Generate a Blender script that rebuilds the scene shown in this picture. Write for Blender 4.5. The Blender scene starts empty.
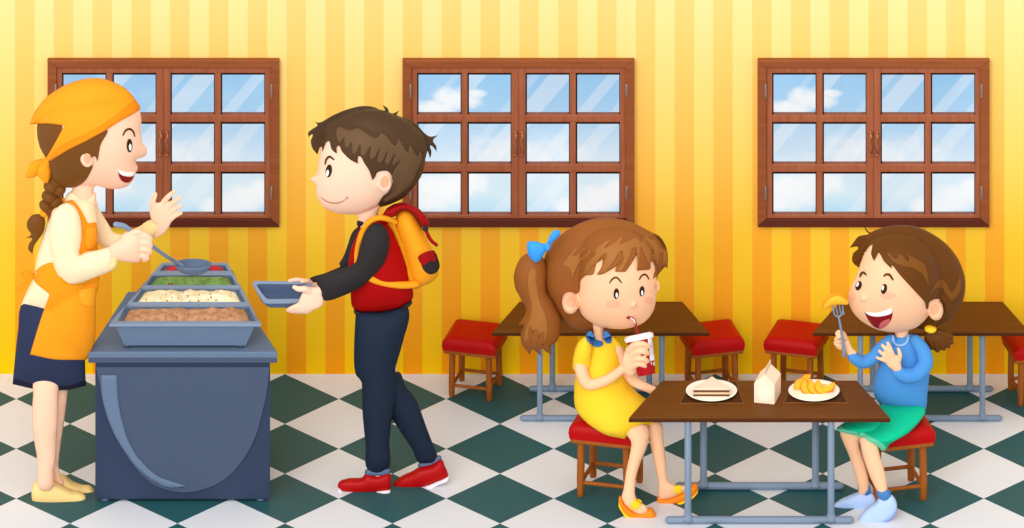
import bpy, bmesh, math
import numpy as np
from mathutils import Vector, Matrix
from mathutils.geometry import delaunay_2d_cdt
from mathutils.bvhtree import BVHTree
from mathutils import noise as mnoise

# ------------------------------------------------------------------ measures
S = 256.0                       # picture units per metre
TH = math.radians(25.0)
sn, cs = math.sin(TH), math.cos(TH)
FWD = Vector((0, cs, -sn))
C = bpy.context.scene.collection

def at(px, py, Y):
    return Vector(((px-512)/S, Y, ((374-py)/S - Y*sn)/cs))
def ground(px, py, z=0.0):
    return Vector(((px-512)/S, ((374-py)/S - z*cs)/sn, z))
def yat(py, z=0.0):
    return ((374-py)/S - z*cs)/sn
def crop(x0, y0, s=4.0):
    def f(*pts):
        return [(x0+p[0]/s, y0+p[1]/s)+tuple(p[2:]) for p in pts]
    return f

# ------------------------------------------------------------------ materials
def lin(h):
    h = h.lstrip('#'); r = []
    for i in (0, 2, 4):
        c = int(h[i:i+2], 16)/255
        r.append(c/12.92 if c <= .04045 else ((c+.055)/1.055)**2.4)
    return tuple(r)+(1,)

def mat(name, col, rough=.6, spec=.25, metal=0, noise=None, bump=None, coat=0):
    m = bpy.data.materials.new(name); m.use_nodes = True
    nt = m.node_tree; b = nt.nodes['Principled BSDF']
    b.inputs['Base Color'].default_value = lin(col)
    b.inputs['Roughness'].default_value = rough
    b.inputs['Specular IOR Level'].default_value = spec
    b.inputs['Metallic'].default_value = metal
    b.inputs['Coat Weight'].default_value = coat
    if noise or bump:
        tc = nt.nodes.new('ShaderNodeTexCoord')
    if noise:                       # (scale vector, colour 2)
        mp = nt.nodes.new('ShaderNodeMapping'); mp.inputs['Scale'].default_value = noise[0]
        n = nt.nodes.new('ShaderNodeTexNoise'); n.inputs['Scale'].default_value = 1; n.inputs['Detail'].default_value = 3
        r = nt.nodes.new('ShaderNodeValToRGB')
        r.color_ramp.elements[0].position = .35; r.color_ramp.elements[1].position = .65
        r.color_ramp.elements[0].color = lin(col); r.color_ramp.elements[1].color = lin(noise[1])
        L = nt.links.new
        L(tc.outputs['Object'], mp.inputs[0]); L(mp.outputs[0], n.inputs['Vector'])
        L(n.outputs['Fac'], r.inputs[0]); L(r.outputs[0], b.inputs['Base Color'])
    if bump:                        # (scale, strength)
        n = nt.nodes.new('ShaderNodeTexNoise'); n.inputs['Scale'].default_value = bump[0]
        bp = nt.nodes.new('ShaderNodeBump'); bp.inputs['Strength'].default_value = bump[1]; bp.inputs['Distance'].default_value = .003
        nt.links.new(tc.outputs['Object'], n.inputs['Vector'])
        nt.links.new(n.outputs['Fac'], bp.inputs['Height']); nt.links.new(bp.outputs[0], b.inputs['Normal'])
    return m

M = {}
def mm(key, *a, **k): M[key] = mat(key, *a, **k)
mm('skin', '#FFCDAE', .55, 0.10)
mm('skin_boy', '#FFD1B6', .55, 0.10)
mm('skin_girl', '#FFC79E', .55, 0.10)
mm('ear_pink', '#F2A884', .6, 0.10)
mm('blush', '#FCB798', .6, 0.05)
mm('dark', '#33200F', .5, 0.15)
mm('white', '#FFFFFF', .4, 0.15)
mm('brow', '#5A3A14', .6, 0.10)
mm('mouth', '#8E0F14', .5, 0.15)
mm('tongue', '#D8686C', .5, 0.15)
mm('line', '#B0583C', .6, 0.10)
mm('scarf', '#F59C1C', .6, 0.10)
mm('scarf_fold', '#F28A12', .6, 0.10)
mm('hair_woman', '#724516', .5, 0.15)
mm('hair_boy', '#4B3420', .5, 0.15)
mm('hair_boy_highlight', '#654A31', .5, 0.15)  # lighter copy of the hair colour for painted highlights
mm('hair_girl', '#945523', .5, 0.15)
mm('hair_girl_highlight', '#A2662F', .5, 0.15)  # hair colour lightened for the painted shine
mm('hair_blue', '#633708', .5, 0.15)
mm('hair_blue_highlight', '#7A4812', .5, 0.15)  # paler hair tone, used as a painted highlight
mm('cream', '#FAE2BA', .7, 0.07)
mm('cream_fold', '#F7D698', .7, 0.07)
mm('apron', '#F3981C', .7, 0.07)
mm('apron_pocket', '#F6A528', .7, 0.07)
mm('navy', '#2C3450', .7, 0.10)
mm('navy_dark', '#1C1E33', .7, 0.10)
mm('shoe_cream', '#F8D58C', .5, 0.15)
mm('vest', '#A80404', .65, 0.10)
mm('black_cloth', '#2E2A2B', .65, 0.10)
mm('denim', '#1F2A3C', .7, 0.10)
mm('denim_cuff', '#5C6F8E', .7, 0.10)
mm('shoe_red', '#AE0708', .45, 0.15)
mm('sole_white', '#E9E6EE', .5, 0.10)
mm('pack', '#F59F1E', .6, 0.10)
mm('pack_dark', '#D88C10', .6, 0.10)
mm('pack_red', '#9E0A10', .6, 0.10)
mm('dress', '#F6CC30', .7, 0.07)
mm('collar_blue', '#3F78B8', .6, 0.10)
mm('bow', '#3D9CF0', .5, 0.12)
mm('cup_red', '#AA0714', .35, 0.20)
mm('cup_white', '#F7F2F2', .4, 0.15)
mm('shoe_orange', '#F6881A', .5, 0.15)
mm('shoe_yellow', '#FFD02A', .5, 0.15)
mm('sweater_blue', '#4E94DA', .7, 0.07)
mm('sweater_light', '#9EC6EE', .7, 0.07)
mm('shorts', '#12C494', .7, 0.07)
mm('shorts_cuff', '#6ED8B0', .7, 0.07)
mm('sock', '#4A80BC', .7, 0.07)
mm('shoe_blue', '#B4CEFA', .5, 0.15)
mm('shoe_blue_dark', '#8AA8E2', .5, 0.15)
mm('steel', '#647792', .45, 0.17)
mm('steel_light', '#8193AE', .4, 0.20)
mm('steel_dark', '#47546C', .5, 0.15)
mm('steel_deep', '#313D57', .5, 0.15)
mm('tray', '#627492', .4, 0.20)
mm('tray_dark', '#475878', .45, 0.15)
mm('wood', '#68390F', .5, 0.10, noise=((3, 40, 40), '#6E4014'))
mm('wood_edge', '#50290C', .5, 0.10)
mm('mat_brown', '#4A2810', .6, 0.07, noise=((60, 60, 60), '#512D13'))
mm('mat_edge', '#8A5C2C', .6, 0.07)
mm('stool_wood', '#A65C22', .5, 0.12, noise=((60, 60, 8), '#94501C'))
mm('cushion', '#B20404', .45, 0.15)
mm('pipe', '#7B8DA3', .4, 0.20)
mm('plate', '#FFF9EC', .35, 0.17)
mm('plate_in', '#FFEFD8', .4, 0.15)
mm('orange', '#FFB630', .45, 0.15)
mm('peel', '#F79A1C', .5, 0.15)
mm('cake_top', '#F3DCC8', .6, 0.10)
mm('cake_brown', '#70472E', .6, 0.10)
mm('cake_layer', '#E8C3A2', .6, 0.10)
mm('carton', '#FBE6CC', .55, 0.10)
mm('carton_side', '#F2D3B2', .55, 0.10)
mm('frame_wood', '#96542E', .45, 0.15, noise=((4, 60, 60), '#8A4A28'))
mm('sash_wood', '#9A5538', .45, 0.15, noise=((60, 60, 5), '#A66142'))
mm('frame_shaded', '#5E2A1C', .5, 0.12)  # darker wood tone that carries painted shade
mm('bronze', '#B8714E', .3, 0.25, .5)
mm('hinge', '#A08C80', .35, 0.25, .5)
mm('pane_shadow', '#2A1410', .6, 0.10)  # near-black for the shadow lines inside the panes

# ------------------------------------------------------------------ mesh helpers
class Geo:
    def __init__(s): s.v = []; s.f = []
    def add(s, v, f):
        b = len(s.v); s.v.extend(v); s.f.extend(tuple(i+b for i in q) for q in f); return s
    def join(s, *gs):
        for g in gs: s.add(g.v, g.f)
        return s
    def bvh(s): return BVHTree.FromPolygons([tuple(p) for p in s.v], s.f)

def root_of(o):
    while o.parent is not None: o = o.parent
    return o

def link_mesh(name, verts, faces, m, parent=None, smooth=True, angle=None):
    off = root_of(parent).location if parent is not None else Vector((0, 0, 0))
    me = bpy.data.meshes.new(name)
    me.from_pydata([tuple(Vector(v)-off) for v in verts], [], faces)
    bm = bmesh.new(); bm.from_mesh(me)
    bmesh.ops.remove_doubles(bm, verts=bm.verts, dist=1e-6)
    bmesh.ops.recalc_face_normals(bm, faces=bm.faces)
    bm.to_mesh(me); bm.free()
    me.polygons.foreach_set('use_smooth', [smooth]*len(me.polygons))
    if angle: me.set_sharp_from_angle(angle=math.radians(angle))
    if m: me.materials.append(M[m] if isinstance(m, str) else m)
    o = bpy.data.objects.new(name, me); C.objects.link(o)
    if parent is not None: o.parent = parent
    return o
def part(name, g, m, parent=None, smooth=True, angle=None):
    return link_mesh(name, g.v, g.f, m, parent, smooth, angle)

def thing(name, label, cat, loc, group=None, rz=0):
    o = bpy.data.objects.new(name, None); C.objects.link(o)
    o.location = loc; o.rotation_euler = (0, 0, rz); o.empty_display_size = .05
    o['label'] = label; o['category'] = cat
    if group: o['group'] = group
    return o
def tag(o, label, cat, group=None, kind=None):
    o['label'] = label; o['category'] = cat
    if group: o['group'] = group
    if kind: o['kind'] = kind
    return o
def structure(o): o['kind'] = 'structure'; return o
def origin(o, loc):            # put a single-mesh thing's origin at its base
    loc = Vector(loc); o.data.transform(Matrix.Translation(-loc)); o.location = loc; return o

def spline(pts, closed=True, step=2.0):
    """Catmull-Rom through 2-D points; a third item marks a sharp corner."""
    n = len(pts); out = []
    P = [np.array(p[:2], float) for p in pts]
    sh = [len(p) > 2 and bool(p[2]) for p in pts]
    rng = range(n) if closed else range(n-1)
    for i in rng:
        p1, p2 = P[i], P[(i+1) % n]
        p0 = P[(i-1) % n] if (closed or i > 0) else p1
        p3 = P[(i+2) % n] if (closed or i < n-2) else p2
        L = float(np.linalg.norm(p2-p1)) + 1e-9
        def tang(a, b, c):
            t = (c-a); l = np.linalg.norm(t)+1e-9
            la, lb = np.linalg.norm(b-a)+1e-9, np.linalg.norm(c-b)+1e-9
            return t/l*min(L, 2*min(la, lb))*.9
        m1 = (p2-p1)*.9 if sh[i] else tang(p0, p1, p2)
        m2 = (p2-p1)*.9 if sh[(i+1) % n] else tang(p1, p2, p3)
        k = max(1, int(math.ceil(L/step)))
        for j in range(k):
            t = j/k; t2, t3 = t*t, t*t*t
            q = (2*t3-3*t2+1)*p1+(t3-2*t2+t)*m1+(-2*t3+3*t2)*p2+(t3-t2)*m2
            out.append((q[0], q[1]))
    if not closed: out.append(tuple(P[-1]))
    return out

def inside(poly, X, Y):
    r = np.zeros(X.shape, bool); n = len(poly)
    for i in range(n):
        x1, y1 = poly[i]; x2, y2 = poly[(i+1) % n]
        if y1 == y2: continue
        c = ((y1 > Y) != (y2 > Y)) & (X < (x2-x1)*(Y-y1)/(y2-y1)+x1)
        r ^= c
    return r

def edge_dist(poly, X, Y):
    d = np.full(X.shape, 1e9); n = len(poly)
    for i in range(n):
        a = np.array(poly[i]); b = np.array(poly[(i+1) % n]); ab = b-a; l2 = ab@ab+1e-12
        t = np.clip(((X-a[0])*ab[0]+(Y-a[1])*ab[1])/l2, 0, 1)
        d = np.minimum(d, np.hypot(X-a[0]-t*ab[0], Y-a[1]-t*ab[1]))
    return d

def cushion_field(poly, grid=None):
    """-> verts2d, triangles, h (half thickness in picture units), boundary count"""
    poly = [p for i, p in enumerate(poly) if math.hypot(p[0]-poly[i-1][0], p[1]-poly[i-1][1]) > 1e-3]
    xs = [p[0] for p in poly]; ys = [p[1] for p in poly]
    x0, x1, y0, y1 = min(xs), max(xs), min(ys), max(ys)
    ext = max(x1-x0, y1-y0)
    g = grid or max(.35, ext/44.0)
    nx, ny = int((x1-x0)/g)+3, int((y1-y0)/g)+3
    gx = x0-g*.5+np.arange(nx)*g; gy = y0-g*.5+np.arange(ny)*g
    X, Y = np.meshgrid(gx, gy)
    mask = inside(poly, X, Y)
    D = edge_dist(poly, X, Y)
    u = np.where(mask, D*D*.5+D*g*.2, 0.0)
    it = int(min(3000, max(nx, ny)**2*.9)+60)
    for _ in range(it):
        v = np.zeros_like(u)
        v[1:-1, 1:-1] = .25*(u[:-2, 1:-1]+u[2:, 1:-1]+u[1:-1, :-2]+u[1:-1, 2:]+2*g*g)
        u = np.where(mask, v, 0)
    def samp(x, y):
        fx = (x-gx[0])/g; fy = (y-gy[0])/g; i = int(fx); j = int(fy)
        i = max(0, min(nx-2, i)); j = max(0, min(ny-2, j)); a, b = fx-i, fy-j
        return (u[j, i]*(1-a)*(1-b)+u[j, i+1]*a*(1-b)+u[j+1, i]*(1-a)*b+u[j+1, i+1]*a*b)
    V = list(poly); nb = len(V)
    # inset ring rounds the rim
    area = sum(poly[i-1][0]*poly[i][1]-poly[i][0]*poly[i-1][1] for i in range(nb))
    sg = 1 if area > 0 else -1
    ring = []
    for i in range(nb):
        ax, ay = poly[i-1]; bx, by = poly[(i+1) % nb]; tx, ty = bx-ax, by-ay; l = math.hypot(tx, ty)+1e-9
        ring.append((poly[i][0]-sg*ty/l*g*.3, poly[i][1]+sg*tx/l*g*.3))
    RX = np.array([r[0] for r in ring]); RY = np.array([r[1] for r in ring])
    ok = inside(poly, RX, RY) & (edge_dist(poly, RX, RY) > g*.22)
    V += [r for r, k in zip(ring, ok) if k]
    sel = mask & (D > g*.62)
    V += list(zip(X[sel].tolist(), Y[sel].tolist()))
    r = delaunay_2d_cdt([Vector(p) for p in V], [(i, (i+1) % nb) for i in range(nb)], [], 1, 1e-5)
    V2 = [(p.x, p.y) for p in r[0]]; F = r[2]
    bd = set()
    orig = r[3]
    for i, lst in enumerate(orig):
        if any(k < nb for k in lst): bd.add(i)
    h = [0.0 if i in bd else math.sqrt(max(0, samp(*p))) for i, p in enumerate(V2)]
    # drop triangles outside
    cx = np.array([sum(V2[i][0] for i in f)/len(f) for f in F]); cy = np.array([sum(V2[i][1] for i in f)/len(f) for f in F])
    keep = inside(poly, cx, cy)
    F = [f for f, k in zip(F, keep) if k]
    return V2, F, h, bd

def two_sided(V2, F, front, back, bd, mid):
    v = []; fi = {}; bi = {}
    used = sorted({i for f in F for i in f})
    for i in used:
        if i in bd: fi[i] = bi[i] = len(v); v.append(mid[i])
        else:
            fi[i] = len(v); v.append(front[i]); bi[i] = len(v); v.append(back[i])
    f = [tuple(fi[i] for i in q) for q in F]+[tuple(bi[i] for i in reversed(q)) for q in F]
    f = [q for q in f if len(set(q)) > 2]
    g = Geo(); g.v = v; g.f = f; return g

def inflate(pts, Y, k=1.0, tmax=None, lean=.85, step=2.0, grid=None, kb=None):
    """a stuffed, rounded body with this outline; Y: depth of its middle (number or function)"""
    poly = spline(pts, True, step)
    V2, F, h, bd = cushion_field(poly, grid)
    Yf = Y if callable(Y) else (lambda x, y: Y)
    kb = k if kb is None else kb
    fr, bk, md = {}, {}, {}
    for i, (x, y) in enumerate(V2):
        Yc = Yf(x, y); p = at(x, y, Yc); md[i] = p
        for d, kk, sgn in ((fr, k, -1), (bk, kb, 1)):
            t = h[i]*kk
            if tmax: t = tmax*(1-math.exp(-t/tmax*1.25)) if t > 0 else 0
            t = t/S*sgn
            d[i] = Vector((p.x, p.y+t, p.z-t*sn/cs*lean))
    return two_sided(V2, F, fr, bk, bd, md)

def patch(pts, tree, lift=1.5, Y=-1.1, sink=1.5, off=.15, step=1.5, k=1.2, grid=None):
    """a thin raised layer that follows the surface under it"""
    poly = spline(pts, True, step)
    V2, F, h, bd = cushion_field(poly, grid)
    fr, bk, md = {}, {}, {}
    for i, (x, y) in enumerate(V2):
        hit = tree.ray_cast(at(x, y, -6), FWD, 20)[0]
        if hit is None: hit = at(x, y, Y)
        t = min(h[i]*k, lift)
        md[i] = hit-FWD*(off*.5/S); fr[i] = hit-FWD*((off+t)/S); bk[i] = hit+FWD*(sink/S*(1 if t > .3 else .5))
    return two_sided(V2, F, fr, bk, bd, md)

def stroke(pts, w, taper=True):
    c = spline(pts, False, 1.5); n = len(c); L = []; R = []
    for i, p in enumerate(c):
        a = c[max(0, i-1)]; b = c[min(n-1, i+1)]; tx, ty = b[0]-a[0], b[1]-a[1]; l = math.hypot(tx, ty)+1e-9
        t = i/(n-1); ww = w*.5*((.25+.75*math.sin(math.pi*min(1, max(0, t)))**.6) if taper else 1)
        L.append((p[0]-ty/l*ww, p[1]+tx/l*ww)); R.append((p[0]+ty/l*ww, p[1]-tx/l*ww))
    return L+R[::-1]

def oval(cx, cy, rx, ry, rot=0, n=18):
    r = math.radians(rot)
    return [(cx+rx*math.cos(a)*math.cos(r)-ry*math.sin(a)*math.sin(r), cy+rx*math.cos(a)*math.sin(r)+ry*math.sin(a)*math.cos(r))
            for a in [2*math.pi*i/n for i in range(n)]]

def tube_w(P, R, n=12, caps=True, flat=1.0, flat_dir=None):
    """tube through world points with radii (metres)"""
    P = [Vector(p) for p in P]; g = Geo()
    def tan(i):
        a = P[max(0, i-1)]; b = P[min(len(P)-1, i+1)]; return (b-a).normalized()
    t0 = tan(0); ref = Vector((0, 1, 0)) if abs(t0.y) < .9 else Vector((1, 0, 0))
    u = t0.cross(ref).normalized(); rings = []
    seq = []
    if caps:
        for a in (80, 60, 35): seq.append((P[0]-t0*R[0]*math.sin(math.radians(a)), R[0]*math.cos(math.radians(a)), t0))
    for i in range(len(P)): seq.append((P[i], R[i], tan(i)))
    if caps:
        t1 = tan(len(P)-1)
        for a in (35, 60, 80): seq.append((P[-1]+t1*R[-1]*math.sin(math.radians(a)), R[-1]*math.cos(math.radians(a)), t1))
    for (p, r, t) in seq:
        u = (u-t*u.dot(t)).normalized(); w = t.cross(u)
        rings.append([p+(u*math.cos(2*math.pi*j/n)+w*math.sin(2*math.pi*j/n)*flat)*r for j in range(n)])
    v = [q for rg in rings for q in rg]; f = []
    for i in range(len(rings)-1):
        for j in range(n):
            f.append((i*n+j, i*n+(j+1) % n, (i+1)*n+(j+1) % n, (i+1)*n+j))
    f.append(tuple(range(n))[::-1]); f.append(tuple((len(rings)-1)*n+j for j in range(n)))
    return g.add(v, f)

def tube(pts, n=12, flat=1.0, sub=5, caps=True):
    """pts: (px, py, Y, radius in picture units)"""
    A = np.array(pts, float); m = len(A); out = []
    for i in range(m-1):
        p0, p1, p2, p3 = A[max(0, i-1)], A[i], A[i+1], A[min(m-1, i+2)]
        for j in range(sub):
            t = j/sub
            out.append(.5*((2*p1)+(-p0+p2)*t+(2*p0-5*p1+4*p2-p3)*t*t+(-p0+3*p1-3*p2+p3)*t**3))
    out.append(A[-1])
    return tube_w([at(q[0], q[1], q[2]) for q in out], [max(.0008, q[3]/S) for q in out], n, caps, flat)

def ellipsoid(c, r, n=20, m=12, rot=None):
    c = Vector(c); v = []; f = []
    for i in range(1, m):
        a = math.pi*i/m
        for j in range(n):
            b = 2*math.pi*j/n
            p = Vector((r[0]*math.sin(a)*math.cos(b), r[1]*math.sin(a)*math.sin(b), r[2]*math.cos(a)))
            if rot is not None: p = rot @ p
            v.append(c+p)
    pt = Vector((0, 0, r[2])); pb = Vector((0, 0, -r[2]))
    if rot is not None: pt = rot @ pt; pb = rot @ pb
    v.append(c+pt); v.append(c+pb); T = len(v)-2; B = len(v)-1
    for i in range(m-2):
        for j in range(n): f.append((i*n+j, i*n+(j+1) % n, (i+1)*n+(j+1) % n, (i+1)*n+j))
    for j in range(n):
        f.append((T, (j+1) % n, j)); f.append((B, (m-2)*n+j, (m-2)*n+(j+1) % n))
    g = Geo(); return g.add(v, f)
def blob(px, py, Y, rx, ry, rd, rot=0):
    R = Matrix.Rotation(-math.radians(rot), 3, 'Y')      # turned in the upright plane
    return ellipsoid(at(px, py, Y), (rx/S, rd/S, ry/S/cs), rot=R)

def prism(poly, z0, z1, bev=0, seg=2, rot=None, frame=None):
    """polygon in the ground plane from z0 to z1, bevelled"""
    bm = bmesh.new()
    vs = [bm.verts.new((p[0], p[1], z0)) for p in poly]
    fb = bm.faces.new(vs)
    r = bmesh.ops.extrude_face_region(bm, geom=[fb])
    for e in r['geom']:
        if isinstance(e, bmesh.types.BMVert): e.co.z = z1
    bmesh.ops.recalc_face_normals(bm, faces=bm.faces)
    if bev: bmesh.ops.bevel(bm, geom=list(bm.edges), offset=bev, segments=seg, affect='EDGES', profile=.5, clamp_overlap=True)
    g = Geo(); bm.verts.ensure_lookup_table()
    vv = [v.co.copy() for v in bm.verts]; bm.verts.index_update()
    if frame is not None: vv = [frame @ v for v in vv]
    g.add(vv, [tuple(v.index for v in f.verts) for f in bm.faces]); bm.free(); return g
def box(x0, x1, y0, y1, z0, z1, bev=0, seg=2, frame=None):
    return prism([(x0, y0), (x1, y0), (x1, y1), (x0, y1)], z0, z1, bev, seg, frame=frame)

def fuse(name, geos, m, parent, voxel=.004, smooth=3):
    """one continuous skin over all the given volumes"""
    g = Geo().join(*geos)
    o = part(name, g, m, parent)
    r = o.modifiers.new('skin', 'REMESH'); r.mode = 'VOXEL'; r.voxel_size = voxel; r.use_smooth_shade = True
    s = o.modifiers.new('soft', 'SMOOTH'); s.factor = .5; s.iterations = smooth
    dg = bpy.context.evaluated_depsgraph_get(); dg.update()
    me = bpy.data.meshes.new_from_object(o.evaluated_get(dg), depsgraph=dg)
    o.modifiers.clear(); old = o.data; o.data = me; me.name = name; bpy.data.meshes.remove(old)
    if not me.materials: me.materials.append(M[m])
    me.polygons.foreach_set('use_smooth', [True]*len(me.polygons))
    return o
def geo_of(o):
    g = Geo(); off = root_of(o).location
    return g.add([v.co+off for v in o.data.vertices], [tuple(p.vertices) for p in o.data.polygons])
def tree_of(*objs):
    g = Geo()
    for o in objs: g.join(geo_of(o) if not isinstance(o, Geo) else o)
    return g.bvh()

def dup(root, loc, label, group=None, rz=None, sc=1.0):
    r = root.copy(); C.objects.link(r); r.location = loc; r.scale = (sc, sc, sc)
    if rz is not None: r.rotation_euler = (0, 0, rz)
    r['label'] = label
    if group: r['group'] = group
    for ch in list(root.children):
        c = ch.copy(); C.objects.link(c); c.parent = r
        for gg in list(ch.children):
            d = gg.copy(); C.objects.link(d); d.parent = c
    return r

# ------------------------------------------------------------------ node arithmetic
class NX:
    def __init__(s, nt): s.nt = nt
    def m(s, op, a, b=None, c=None, clamp=False):
        n = s.nt.nodes.new('ShaderNodeMath'); n.operation = op; n.use_clamp = clamp
        for i, q in enumerate((a, b, c)):
            if q is None: continue
            if isinstance(q, (int, float)): n.inputs[i].default_value = q
            else: s.nt.links.new(q, n.inputs[i])
        return n.outputs[0]
    def mix(s, f, a, b):
        n = s.nt.nodes.new('ShaderNodeMix'); n.data_type = 'RGBA'
        for i, q in ((0, f), (6, a), (7, b)):
            if isinstance(q, (int, float, tuple)): n.inputs[i].default_value = q
            else: s.nt.links.new(q, n.inputs[i])
        return n.outputs[2]
    def ramp(s, f, stops):
        n = s.nt.nodes.new('ShaderNodeValToRGB'); e = n.color_ramp.elements
        for i, (p, c) in enumerate(stops):
            q = e[i] if i < 2 else e.new(p)
            q.position = p; q.color = lin(c)
        s.nt.links.new(f, n.inputs[0]); return n.outputs[0]
    def xyz(s):
        t = s.nt.nodes.new('ShaderNodeTexCoord'); p = s.nt.nodes.new('ShaderNodeSeparateXYZ')
        s.nt.links.new(t.outputs['Object'], p.inputs[0]); return p.outputs

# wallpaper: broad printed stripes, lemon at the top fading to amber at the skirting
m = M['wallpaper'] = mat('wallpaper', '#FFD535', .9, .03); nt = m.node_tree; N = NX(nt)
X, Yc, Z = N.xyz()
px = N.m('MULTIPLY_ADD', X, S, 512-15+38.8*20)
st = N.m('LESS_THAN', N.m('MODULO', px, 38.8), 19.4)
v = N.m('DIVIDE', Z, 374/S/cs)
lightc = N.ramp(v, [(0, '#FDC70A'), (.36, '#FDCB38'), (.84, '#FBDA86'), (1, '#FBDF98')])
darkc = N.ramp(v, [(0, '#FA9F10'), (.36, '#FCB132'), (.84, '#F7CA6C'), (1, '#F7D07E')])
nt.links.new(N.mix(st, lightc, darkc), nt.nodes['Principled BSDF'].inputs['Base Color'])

# floor: polished diamond checker tiles
m = M['floor_tiles'] = mat('floor_tiles', '#E4E4E4', .5, .25); nt = m.node_tree; N = NX(nt)
X, Yc, Z = N.xyz()
U = N.m('MULTIPLY', N.m('SUBTRACT', X, (285-512)/S), S/107.5)
V = N.m('MULTIPLY', N.m('SUBTRACT', Yc, yat(399)), -S*sn/49.8)
a = N.m('FLOOR', N.m('ADD', N.m('ADD', U, V), .5)); b = N.m('FLOOR', N.m('ADD', N.m('SUBTRACT', U, V), .5))
par = N.m('ABSOLUTE', N.m('MODULO', N.m('ADD', a, b), 2))
bs = nt.nodes['Principled BSDF']
nt.links.new(N.mix(par, lin('#24585E'), lin('#E0E3EA')), bs.inputs['Base Color'])

# sky with clouds, plus window glass reflections painted over it
m = M['sky'] = bpy.data.materials.new('sky'); m.use_nodes = True; nt = m.node_tree; nt.nodes.clear(); N = NX(nt)
SKY_Y = .5
X, Yc, Z = N.xyz()
sx = N.m('MODULO', N.m('MULTIPLY_ADD', X, S, 512-402.5+355*10), 355)
sy = N.m('MULTIPLY_ADD', Z, -S*cs, 374-S*SKY_Y*sn)
cb = nt.nodes.new('ShaderNodeCombineXYZ'); nt.links.new(sx, cb.inputs[0]); nt.links.new(sy, cb.inputs[1])
nz = nt.nodes.new('ShaderNodeTexNoise'); nz.inputs['Scale'].default_value = .09; nz.inputs['Detail'].default_value = 4
nt.links.new(cb.outputs[0], nz.inputs['Vector'])
nzo = N.m('MULTIPLY_ADD', nz.outputs['Fac'], 1.3, -.65)
tot = None
for cx, cy, rx, ry in [(44, 39, 15, 10), (60, 42, 20, 9), (30, 50, 24, 8), (74, 36, 11, 5), (198, 140, 26, 15), (176, 148, 30, 11),
                       (215, 132, 18, 12), (35, 132, 38, 16), (62, 126, 26, 12), (20, 144, 30, 10), (120, 96, 60, 16)]:
    w = 1.0 if (cx, cy) != (120, 96) else .35
    q = N.m('SUBTRACT', w, N.m('MULTIPLY', w, N.m('ADD', N.m('POWER', N.m('ABSOLUTE', N.m('DIVIDE', N.m('SUBTRACT', sx, cx), rx)), 2),
                                               N.m('POWER', N.m('ABSOLUTE', N.m('DIVIDE', N.m('SUBTRACT', sy, cy+58), ry)), 2))))
    q = N.m('MAXIMUM', q, -.6)
    tot = q if tot is None else N.m('MAXIMUM', tot, q)
cl = nt.nodes.new('ShaderNodeMapRange'); cl.interpolation_type = 'SMOOTHSTEP'
nt.links.new(N.m('ADD', tot, nzo), cl.inputs['Value']); cl.inputs['From Min'].default_value = -.45; cl.inputs['From Max'].default_value = 1.0
base = N.ramp(N.m('DIVIDE', N.m('SUBTRACT', sy, 58), 170), [(.05, '#96CDF6'), (.38, '#B5DAF7'), (.62, '#DDEEFB'), (.8, '#DFF3FD'), (1, '#9BD8FA')])
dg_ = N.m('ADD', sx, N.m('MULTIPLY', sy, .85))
glass_streaks = None  # pale diagonal bands: reflections on the glass, painted into the sky colour
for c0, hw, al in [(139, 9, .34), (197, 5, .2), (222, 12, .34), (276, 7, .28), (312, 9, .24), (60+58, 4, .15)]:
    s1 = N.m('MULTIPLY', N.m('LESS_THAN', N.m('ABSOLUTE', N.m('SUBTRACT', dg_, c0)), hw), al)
    glass_streaks = s1 if glass_streaks is None else N.m('MAXIMUM', glass_streaks, s1)
c1 = N.mix(glass_streaks, base, (1, 1, 1, 1))
c2 = N.mix(N.m('MULTIPLY', cl.outputs[0], .9), c1, (1, 1, 1, 1))
em = nt.nodes.new('ShaderNodeEmission'); nt.links.new(c2, em.inputs[0]); em.inputs[1].default_value = .92
out = nt.nodes.new('ShaderNodeOutputMaterial'); nt.links.new(em.outputs[0], out.inputs[0])

# window glass
m = M['glass'] = bpy.data.materials.new('glass'); m.use_nodes = True; nt = m.node_tree; nt.nodes.clear()
tr = nt.nodes.new('ShaderNodeBsdfTransparent'); gl = nt.nodes.new('ShaderNodeBsdfGlossy'); gl.inputs['Roughness'].default_value = .1
mx = nt.nodes.new('ShaderNodeMixShader'); mx.inputs[0].default_value = .05
out = nt.nodes.new('ShaderNodeOutputMaterial')
nt.links.new(tr.outputs[0], mx.inputs[1]); nt.links.new(gl.outputs[0], mx.inputs[2]); nt.links.new(mx.outputs[0], out.inputs[0])

# ------------------------------------------------------------------ setting
FXZ = Matrix(((1, 0, 0, 0), (0, 0, 1, 0), (0, 1, 0, 0), (0, 0, 0, 1)))
def wx(px): return (px-512)/S
def wz(py, Y=0): return ((374-py)/S-Y*sn)/cs
WINS = [-355, 0, 355]
# back wall with three openings
g = Geo(); xs = [-3.2]
for d in WINS: xs += [wx(407+d), wx(630+d)]
xs += [3.2]; z0, z1 = wz(225), wz(64)
TOPZ = 2.35
for i in range(len(xs)-1):
    a, b = xs[i], xs[i+1]
    if i % 2 == 0: g.join(box(a, b, 0, .05, 0, TOPZ))
    else: g.join(box(a, b, 0, .05, 0, z0)); g.join(box(a, b, 0, .05, z1, TOPZ))
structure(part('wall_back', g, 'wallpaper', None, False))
structure(part('floor', box(-3.2, 3.2, -3.2, .12, -.08, 0), 'floor_tiles', None, False))
structure(part('sky_backdrop', box(-4.2, 4.2, SKY_Y, SKY_Y+.02, -1.5, 3.2), 'sky', None, False))

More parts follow.
